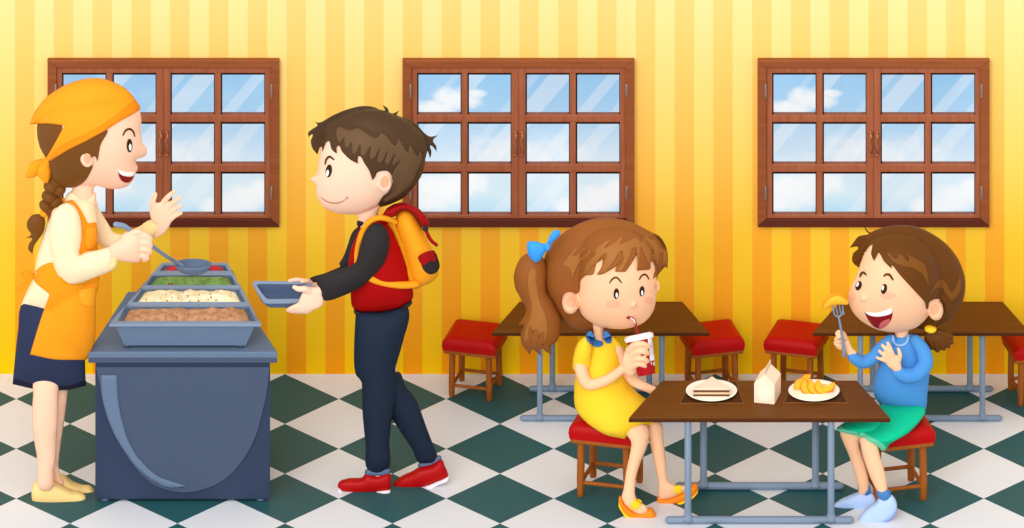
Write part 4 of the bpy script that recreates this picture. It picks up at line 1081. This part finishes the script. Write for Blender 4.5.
part('bow_loop', inflate(G1((172, 142), (175, 112), (190, 86), (207, 79), (222, 86), (216, 104), (190, 130)), YBo+.01, 1.1), 'bow', bow)
part('bow_knot', blob(505+170/4, 210+146/4, YBo-.01, 3.2, 4.0, 4), 'bow', bow)
bt = tree_of(body)
face_patch('inner_ear', oval(505+264/4, 210+368/4, 4.6, 5.6), bt, 'ear_pink', root, .5, .15, grid=.5)
face_patch('inner_ear', oval(505+604/4, 210+305/4, 1.6, 3.4), bt, 'ear_pink', root, .4, .15, grid=.4)
eye(root, bt, (505+445/4, 210+335/4), 2.7, 5.4, 4, (505+447/4, 210+341/4), 1.25, 2.7)
eye(root, bt, (505+548/4, 210+325/4), 2.6, 5.2, 4, (505+549/4, 210+332/4), 1.2, 2.6)
for pts in (((418, 295), (428, 278), (446, 270), (467, 293)), ((537, 281), (546, 264), (562, 258), (577, 279))):
    face_patch('eyebrow', stroke(G1(*pts), 1.9), bt, 'brow', root, .6, .2, grid=.3)
face_patch('blush', oval(505+432/4, 210+376/4, 7, 4), bt, 'blush', root, .25, .05)
face_patch('blush', oval(505+575/4, 210+360/4, 5, 3.4), bt, 'blush', root, .25, .05)
face_patch('mouth', stroke(G1((482, 432), (492, 426), (500, 428), (496, 434)), 1.0), bt, 'line', root, .4, .15, grid=.3)
# dress
dress = part('dress', inflate(G2((330, 145), (305, 165), (292, 210), (285, 285), (277, 350), (281, 430), (320, 485), (400, 538), (478, 556, 1), (505, 530), (565, 508), (620, 490), (640, 470), (625, 442), (580, 408), (512, 352), (488, 290), (479, 220), (460, 175), (432, 145), (380, 160)), linY(385, YG, 432, YG-.17), 1.1), 'dress', root)
part('sleeve', inflate(G2((330, 146), (300, 160), (282, 190), (272, 232), (271, 276), (285, 284), (310, 282), (338, 273), (345, 235), (348, 190)), YG-.085, 1.2), 'dress', dress)
part('sleeve', inflate(G2((425, 148), (452, 165), (474, 195), (484, 235), (462, 245), (440, 220), (428, 180)), YG-.03, 1.2), 'dress', dress)
T = tree_of(dress, body, *dress.children)
part('collar', patch(G2((324, 142), (340, 124), (352, 134), (362, 156), (388, 166), (392, 180), (370, 189), (342, 176), (326, 160)), T, 1.6, YG-.1, 2), 'collar_blue', dress)
part('collar', patch(G2((396, 124), (414, 130), (428, 155), (422, 172), (406, 172), (394, 152)), T, 1.6, YG-.1, 2), 'collar_blue', dress)
def flat_shoe(pts, strap, Y, sole):
    s = part('shoe', inflate(pts, Y, 1.5, tmax=9, lean=0, step=1.5), 'shoe_orange', root)
    part('sole', inflate(sole, Y, 5, tmax=9.5, lean=0, step=1.5), 'shoe_yellow', s)
    part('shoe_strap', patch(strap, tree_of(s, body), 1.2, Y-.03, 1.5), 'shoe_yellow', s)
flat_shoe(G3((240, 400), (250, 420), (275, 450), (310, 468), (340, 462), (362, 448), (380, 468), (383, 488), (362, 500), (312, 494), (265, 472), (236, 430)), G3((302, 412), (328, 424), (302, 456), (280, 446)), YL1, G3((236, 425), (265, 466), (312, 488), (362, 495), (362, 503), (310, 500), (260, 476), (235, 438)))
flat_shoe(G3((392, 402), (420, 412), (455, 402), (490, 386), (520, 362), (545, 350), (550, 372), (530, 398), (480, 422), (430, 434), (394, 428)), G3((458, 360), (482, 358), (486, 388), (462, 394)), YL2, G3((393, 424), (430, 430), (480, 418), (530, 394), (552, 372), (550, 384), (532, 404), (480, 430), (430, 440), (396, 436)))
# cup
b0 = at(505+567/4, 300+300/4, YC1-.008); t0 = at(505+536/4, 300+150/4, YC1-.008+.058); ax = (t0-b0).normalized()
cup = thing('drink_cup', 'red paper drink cup with a white lid held by the girl in yellow', 'cup', b0)
def frus(p, q, r0, r1, n=28): return tube_w([p, p.lerp(q, .02), p.lerp(q, .5), p.lerp(q, .98), q], [r0*.96, r0, (r0+r1)/2, r1, r1*.98], n, False)
ra, rb = 9.0/S, 13.2/S
cb_ = part('cup_body', frus(b0, t0, ra, rb), 'cup_red', cup, True, 40)
part('lid', Geo().join(frus(t0-ax*.010, t0+ax*.008, 14.6/S, 15.0/S), frus(t0+ax*.008, t0+ax*.013, 13.4/S, 12.6/S)), 'cup_white', cup, True, 40)
T = tree_of(cb_)
part('cup_highlight', patch(G2((570, 150, 1), (588, 146, 1), (599, 240, 1), (580, 246, 1)), T, .5, YC1-.05, 1, k=3), 'cup_white', cup)  # white highlight painted down the side of the cup
part('white_mark', patch(G2((583, 250, 1), (588, 249, 1), (589, 258, 1), (584, 259, 1)), T, .5, YC1-.05, 1, k=3), 'cup_white', cup)
part('white_mark', patch(G2((593, 247, 1), (598, 246, 1), (600, 262, 1), (595, 263, 1)), T, .5, YC1-.05, 1, k=3), 'cup_white', cup)
mY = surf_y(bt, 505+490/4, 210+432/4, YGH-.15)
strw = Geo(); pts = [(505+530/4, 210+496/4, YC1+.05), (505+522/4, 210+455/4, (YC1+mY)/2), (505+514/4, 210+440/4, mY-.01), (505+504/4, 210+433/4, mY-.008), (505+489/4, 210+431/4, mY+.004)]
st_ = part('straw', tube([(*p, 1.35) for p in pts], 10), 'cup_red', cup)
part('straw_stripe', tube([(p[0]-.2, p[1], p[2]-.0035, .75) for p in pts[:-1]], 8), 'cup_white', st_)

# ================================================================== girl in blue
H1, H2, H3 = crop(815, 215), crop(815, 310), crop(815, 396)
YQ = -1.07; YQH = YQ-.03
root = thing('person', 'girl in a blue sweater laughing with a fork in her hand', 'person', (wx(900), YQ, 0))
head = inflate(H1((215, 110), (190, 170), (168, 235), (148, 275), (133, 325), (142, 372), (178, 418), (240, 455), (310, 469), (365, 462), (404, 450), (436, 425), (460, 395), (500, 340), (510, 250), (480, 150), (400, 85), (300, 75)), YQH, 1.28)
ht = head.bvh(); nY = surf_y(ht, 815+193/4, 215+330/4, YQH-.12)
G = [head, blob(815+481/4, 215+377/4, YQH-.05, 8.0, 9.8, 14, 12), blob(815+194/4, 215+330/4, nY+.004, 3.4, 3.6, 4.2),
     inflate(H2((322, 70), (370, 70), (370, 120), (378, 150), (312, 150), (322, 120)), YQH+.01, 1.1),
     inflate(H2((320, 125), (400, 125), (430, 200), (430, 330), (420, 380), (380, 400), (280, 390), (260, 330), (275, 220)), YQ, .7)]
def h2(x, y, Y, r): return (815+x/4, 310+y/4, Y, r)
def h3(x, y, Y, r): return (815+x/4, 396+y/4, Y, r)
YR, YLf = YQ-.10, YQ-.06
G += [tube([h2(295, 140, YQ-.03, 5), h2(250, 178, YLf, 5), h2(200, 208, YLf-.02, 5), h2(165, 196, YLf-.03, 4.2), h2(140, 168, YLf-.035, 3.6)]),
      inflate(H2((158, 186), (142, 184), (122, 160), (108, 140), (104, 110), (118, 98), (132, 108), (140, 130), (152, 155), (168, 172)), YLf-.035, 1.0, tmax=6),
      tube([h2(122, 112, YLf-.05, 2.6), h2(108, 104, YLf-.065, 2.4), h2(94, 108, YLf-.065, 2.2), h2(86, 116, YLf-.055, 1.9)], 8),
      tube([h2(118, 100, YLf-.04, 2.6), h2(104, 88, YLf-.05, 2.3), h2(92, 88, YLf-.055, 2.1), h2(86, 96, YLf-.05, 1.8)], 8),
      tube([h2(114, 122, YLf-.04, 2.6), h2(98, 126, YLf-.055, 2.3), h2(86, 124, YLf-.055, 2.0), h2(82, 116, YLf-.045, 1.8)], 8),
      tube([h2(114, 134, YLf-.03, 2.5), h2(98, 142, YLf-.045, 2.2), h2(86, 138, YLf-.045, 2.0), h2(80, 130, YLf-.035, 1.8)], 8),
      tube([h2(118, 146, YLf-.03, 2.4), h2(104, 152, YLf-.04, 2.1), h2(94, 150, YLf-.04, 1.8), h2(86, 142, YLf-.035, 1.6)], 8),
      tube([h2(410, 140, YQ-.06, 4.5), h2(438, 205, YR, 4.5), h2(402, 256, YR-.01, 4.5), h2(360, 260, YR-.03, 4.5), h2(325, 235, YR-.045, 4)]),
      inflate(H2((318, 244), (300, 232), (284, 216), (282, 196), (296, 184), (318, 178), (334, 184), (342, 205), (346, 235), (334, 250)), YR-.05, 1.0, tmax=5)]
for b_, c_, e_, r in (((290, 205), (268, 198), (247, 190), 2.0), ((294, 196), (274, 178), (257, 163), 2.2), ((303, 190), (286, 162), (269, 140), 2.3), ((314, 188), (303, 158), (291, 131), 2.3), ((334, 205), (340, 180), (333, 155), 2.3)):
    G.append(tube([h2(*b_, YR-.055, r*1.15), h2(*c_, YR-.062, r), h2(*e_, YR-.058, r*.75)], 9))
YS1, YS2 = yat(509)+.03, yat(523)+.03
G += [inflate(H3((104, 140), (168, 155), (180, 205), (196, 260), (212, 320), (214, 380), (205, 400), (180, 400), (172, 362), (155, 300), (130, 225), (110, 180)), linY(430, YQ-.17, 500, YS1), 1.0),
      inflate(H3((182, 165), (240, 180), (262, 245), (282, 315), (292, 390), (285, 415), (262, 415), (246, 378), (220, 325), (192, 245), (182, 200)), linY(430, YQ-.215, 505, YS2), 1.0),
      tube([(890, 408, YQ-.02, 7), (868, 422, YQ-.11, 7), (853, 438, YQ-.17, 7)]), tube([(902, 412, YQ-.03, 8), (882, 428, YQ-.14, 7), (868, 443, YQ-.215, 7)])]
body = fuse('body', G, 'skin_girl', root)
hm_ = inflate(H1((168, 190), (180, 120), (215, 75), (270, 50), (330, 40), (400, 45), (470, 75), (530, 120), (575, 180), (600, 250), (600, 310), (580, 370), (540, 420), (480, 450), (405, 452), (430, 420), (440, 350), (330, 220), (250, 130)), YQH+.05, 1.05, kb=1.3)
T = tree_of(head, hm_)
hf_ = patch(H1((240, 70), (215, 66), (194, 39, 1), (205, 66), (216, 76), (175, 85), (155, 108), (139, 131, 1), (172, 130), (152, 155), (150, 188), (176, 212, 1), (188, 175), (226, 118), (224, 155), (235, 184, 1), (246, 165), (254, 150), (276, 185), (305, 214, 1), (308, 200), (340, 240), (395, 300), (440, 350), (449, 378), (458, 350), (485, 336), (512, 345), (518, 380), (500, 410), (478, 420, 1), (466, 438), (480, 451), (540, 420), (580, 370), (600, 310), (600, 250), (575, 180), (530, 120), (470, 75), (400, 45), (330, 40), (275, 50)), T, 2.2, YQH+.05, 2.2, off=.9, grid=1.5)
hair = part('hair', Geo().join(hm_, hf_), 'hair_blue', root)
T = tree_of(body, hair, *hair.children)
part('highlight_lock', patch(H1((290, 150), (325, 175), (335, 155), (350, 160), (375, 182), (360, 150, 1), (410, 178), (440, 200), (452, 240), (455, 290, 1), (425, 235), (385, 212), (345, 205), (310, 185)), T, .9, YQH, 1), 'hair_blue_highlight', hair)  # crown highlight painted as a paler raised lock
part('highlight_lock', patch(H1((455, 320, 1), (475, 285), (500, 255), (525, 270), (545, 305), (560, 290), (580, 240, 1), (585, 290), (565, 330), (545, 342), (522, 315), (500, 290)), T, .9, YQH, 1), 'hair_blue_highlight', hair)  # highlight behind the ear, painted the same way
tl = Geo(); bx, by = 815+462/4, 310+82/4
for ex, ey, r in ((455, 140, 3.6), (470, 158, 3.8), (492, 168, 3.8), (518, 160, 3.8), (538, 150, 3.6), (552, 134, 3.6), (552, 112, 3.4)):
    mx_, my_ = (462+ex)/2+(4 if ex > 480 else -4), (82+ey)/2-4
    tl.join(tube([(bx, by, YQH+.03, 2.5), (815+mx_/4, 310+my_/4, YQH+.02, r*1.15), (815+(mx_+ex*2)/12, 310+(my_+ey*2)/12, YQH+.02, r*1.05), (815+ex/4, 310+ey/4, YQH+.03, .8)], 10))
part('ponytail', tl, 'hair_blue', root)
part('hair_tie', blob(815+462/4, 215+456/4, YQH+.01, 6.2, 3.6, 6, -8), 'shoe_yellow', root)
bt = tree_of(body)
face_patch('inner_ear', oval(815+479/4, 215+378/4, 4.0, 5.4, 12), bt, 'ear_pink', root, .5, .15, grid=.5)
eye(root, bt, (815+174/4, 215+283/4), 3.0, 4.9, 18, (815+170/4, 215+278/4), 1.25, 2.4, 18)
eye(root, bt, (815+276/4, 215+296/4), 3.0, 5.2, 12, (815+271/4, 215+292/4), 1.3, 2.5, 12)
for pts in (((180, 250), (184, 236), (194, 230), (206, 242)), ((274, 247), (284, 238), (298, 240), (313, 262))):
    face_patch('eyebrow', stroke(H1(*pts), 2.6), bt, 'brow', root, .6, .2, grid=.3)
face_patch('blush', oval(815+150/4, 215+328/4, 4, 3.4), bt, 'blush', root, .25, .05)
face_patch('blush', oval(815+292/4, 215+322/4, 8, 3.6), bt, 'blush', root, .25, .05)
face_patch('mouth', H1((197, 388, 1), (250, 398), (308, 374, 1), (309, 405), (296, 434), (265, 455), (238, 448), (214, 422)), bt, 'mouth', root, .5, .15, grid=.6)
mt = tree_of(body, *[c for c in root.children if c.name.startswith('mouth')])
face_patch('teeth', H1((198, 388, 1), (250, 391), (308, 373, 1), (306, 392), (285, 402), (250, 407), (218, 402)), mt, 'white', root, .5, .25, grid=.5)
face_patch('tongue', H1((256, 452), (262, 432), (282, 420), (300, 418), (296, 434), (280, 448), (265, 455)), mt, 'tongue', root, .4, .25, grid=.5)
sw = part('sweater', inflate(H2((316, 98), (290, 118), (272, 160), (252, 215), (240, 262), (234, 310), (240, 350), (270, 385), (320, 400), (390, 408), (438, 403), (450, 330), (457, 260), (454, 190), (438, 132), (412, 104), (376, 94)), YQ, 1.1), 'sweater_blue', root)
part('near_sleeve', tube([h2(405, 125, YQ-.06, 6.5), h2(432, 165, YR+.015, 7.5), h2(440, 215, YR, 8.2), h2(405, 256, YR-.01, 8.4), h2(360, 262, YR-.03, 8.0), h2(333, 248, YR-.04, 6.6)]), 'sweater_blue', sw)
part('far_sleeve', tube([h2(302, 125, YQ-.045, 7), h2(265, 155, YLf, 7), h2(232, 192, YLf-.01, 7), h2(195, 208, YLf-.02, 6.8), h2(166, 198, YLf-.03, 6.2), h2(150, 184, YLf-.033, 5.6)]), 'sweater_blue', sw)
T = tree_of(body, sw, *sw.children)
part('neckband', patch(stroke(H2((314, 100), (314, 124), (328, 140), (350, 140), (368, 128), (374, 98)), 2.4, False), T, 1.4, YQ-.1, 1.5, grid=.7), 'sweater_light', sw)
sh = part('shorts', Geo().join(inflate(H3((250, 35), (180, 60), (115, 108), (88, 133), (125, 150), (172, 158), (220, 150), (320, 120), (420, 60), (420, 30)), linY(402, YQ, 430, YQ-.17), 1.2),
     inflate(H3((260, 50), (225, 110), (176, 160), (200, 182), (245, 202), (276, 221), (300, 192), (370, 150), (410, 112), (442, 62), (425, 38), (340, 35)), linY(402, YQ-.01, 440, YQ-.21), 1.25)), 'shorts', root)
T = tree_of(sh)
part('shorts_cuff', patch(H3((96, 120), (86, 136), (125, 152), (165, 163), (172, 148), (130, 136)), T, 1.2, YQ-.1, 2), 'shorts_cuff', sh)
part('shorts_cuff', patch(H3((186, 146), (173, 166), (205, 186), (245, 206), (276, 223), (283, 204), (262, 186), (225, 162)), T, 1.2, YQ-.1, 2), 'shorts_cuff', sh)
part('sock', inflate(H3((172, 358), (195, 362), (216, 355), (222, 392), (205, 402), (182, 396)), linY(480, YS1-.001, 500, YS1), 1.2), 'sock', root)
part('sock', inflate(H3((247, 380), (270, 382), (294, 374), (304, 410), (285, 424), (258, 416)), YS2, 1.2), 'sock', root)
def blue_shoe(pts, Y, sole):
    s = part('shoe', inflate(pts, Y, 1.2, tmax=11, lean=0, step=1.6), 'shoe_blue', root)
    part('sole', inflate(sole, Y, 5, tmax=11.4, lean=0, step=1.6), 'shoe_blue_dark', s)
blue_shoe(H3((76, 438), (100, 418), (150, 396), (185, 384), (205, 392), (228, 388), (243, 412), (238, 434), (205, 446), (140, 456), (88, 453)), YS1, H3((77, 442), (140, 450), (205, 440), (240, 428), (238, 438), (205, 452), (140, 460), (88, 457)))
blue_shoe(H3((172, 502), (182, 478), (215, 446), (246, 425), (258, 404), (278, 412), (300, 396), (320, 412), (328, 442), (312, 475), (255, 505), (200, 513), (178, 512)), YS2, H3((174, 504), (200, 508), (255, 498), (308, 472), (326, 446), (322, 466), (300, 487), (255, 509), (200, 516), (178, 513)))
# fork and the orange slice on it
YFk = YLf-.075
fk = thing('fork', 'grey steel fork raised by the girl in blue with an orange slice on it', 'fork', at(840, 330, YFk))
def q(x, y, Y, r): return (820+x/4.4, 280+y/4.4, Y, r)
part('handle', tube([q(107, 333, YFk, 1.7), q(104, 300, YFk, 1.7), q(96, 240, YFk, 1.4), q(86, 180, YFk, 1.1), q(81, 160, YFk, 1.1)], 8), 'pipe', fk)
part('fork_neck', tube([q(60, 128, YFk, .8), q(62, 148, YFk, .8), q(72, 158, YFk, .9), q(82, 160, YFk, 1.0), q(92, 156, YFk, .9), q(100, 146, YFk, .8), q(100, 120, YFk, .8)], 8), 'pipe', fk)
for a in (55, 70, 85, 98):
    part('tine', tube([q(a+8, 150, YFk, .7), q(a+3, 130, YFk, .7), q(a-1, 104, YFk, .45)], 6), 'pipe', fk)
sl_ = thing('orange_slice', 'big orange slice stuck on the raised fork', 'fruit', at(834, 305, YFk), 'orange slices')
part('flesh', inflate(H1((28, 376, 1), (38, 350), (62, 325), (95, 320), (124, 336), (134, 356), (100, 359), (68, 362), (44, 374)), YFk-.002, 1.0), 'orange', sl_)
part('peel', inflate(H1((27, 378, 1), (32, 348), (58, 319), (95, 315), (125, 333), (120, 338), (94, 325), (64, 331), (44, 352)), YFk-.004, 1.7), 'peel', sl_)
# ------------------------------------------------------------------ light and camera
w = bpy.data.worlds.new('world'); bpy.context.scene.world = w; w.use_nodes = True
w.node_tree.nodes['Background'].inputs[0].default_value = (1, .99, .97, 1)
w.node_tree.nodes['Background'].inputs[1].default_value = .92
def sun(name, e, ang, rot):
    l = bpy.data.lights.new(name, 'SUN'); l.energy = e; l.angle = math.radians(ang); l.color = (1, .985, .95)
    o = bpy.data.objects.new(name, l); o.rotation_euler = [math.radians(a) for a in rot]; C.objects.link(o)
sun('daylight', 1.6, 40, (60, 0, -16))
cam = bpy.data.cameras.new('camera'); cam.type = 'ORTHO'; cam.ortho_scale = 1024/S; cam.clip_end = 60
co = bpy.data.objects.new('camera', cam); C.objects.link(co)
co.location = at(512, 264, 0)-FWD*8; co.rotation_euler = (math.radians(90)-TH, 0, 0)
sc_ = bpy.context.scene; sc_.camera = co
vs_ = sc_.view_settings
vs_.view_transform = 'Standard'; vs_.look = 'None'; vs_.gamma = 1; vs_.exposure = .14; vs_.use_curve_mapping = False
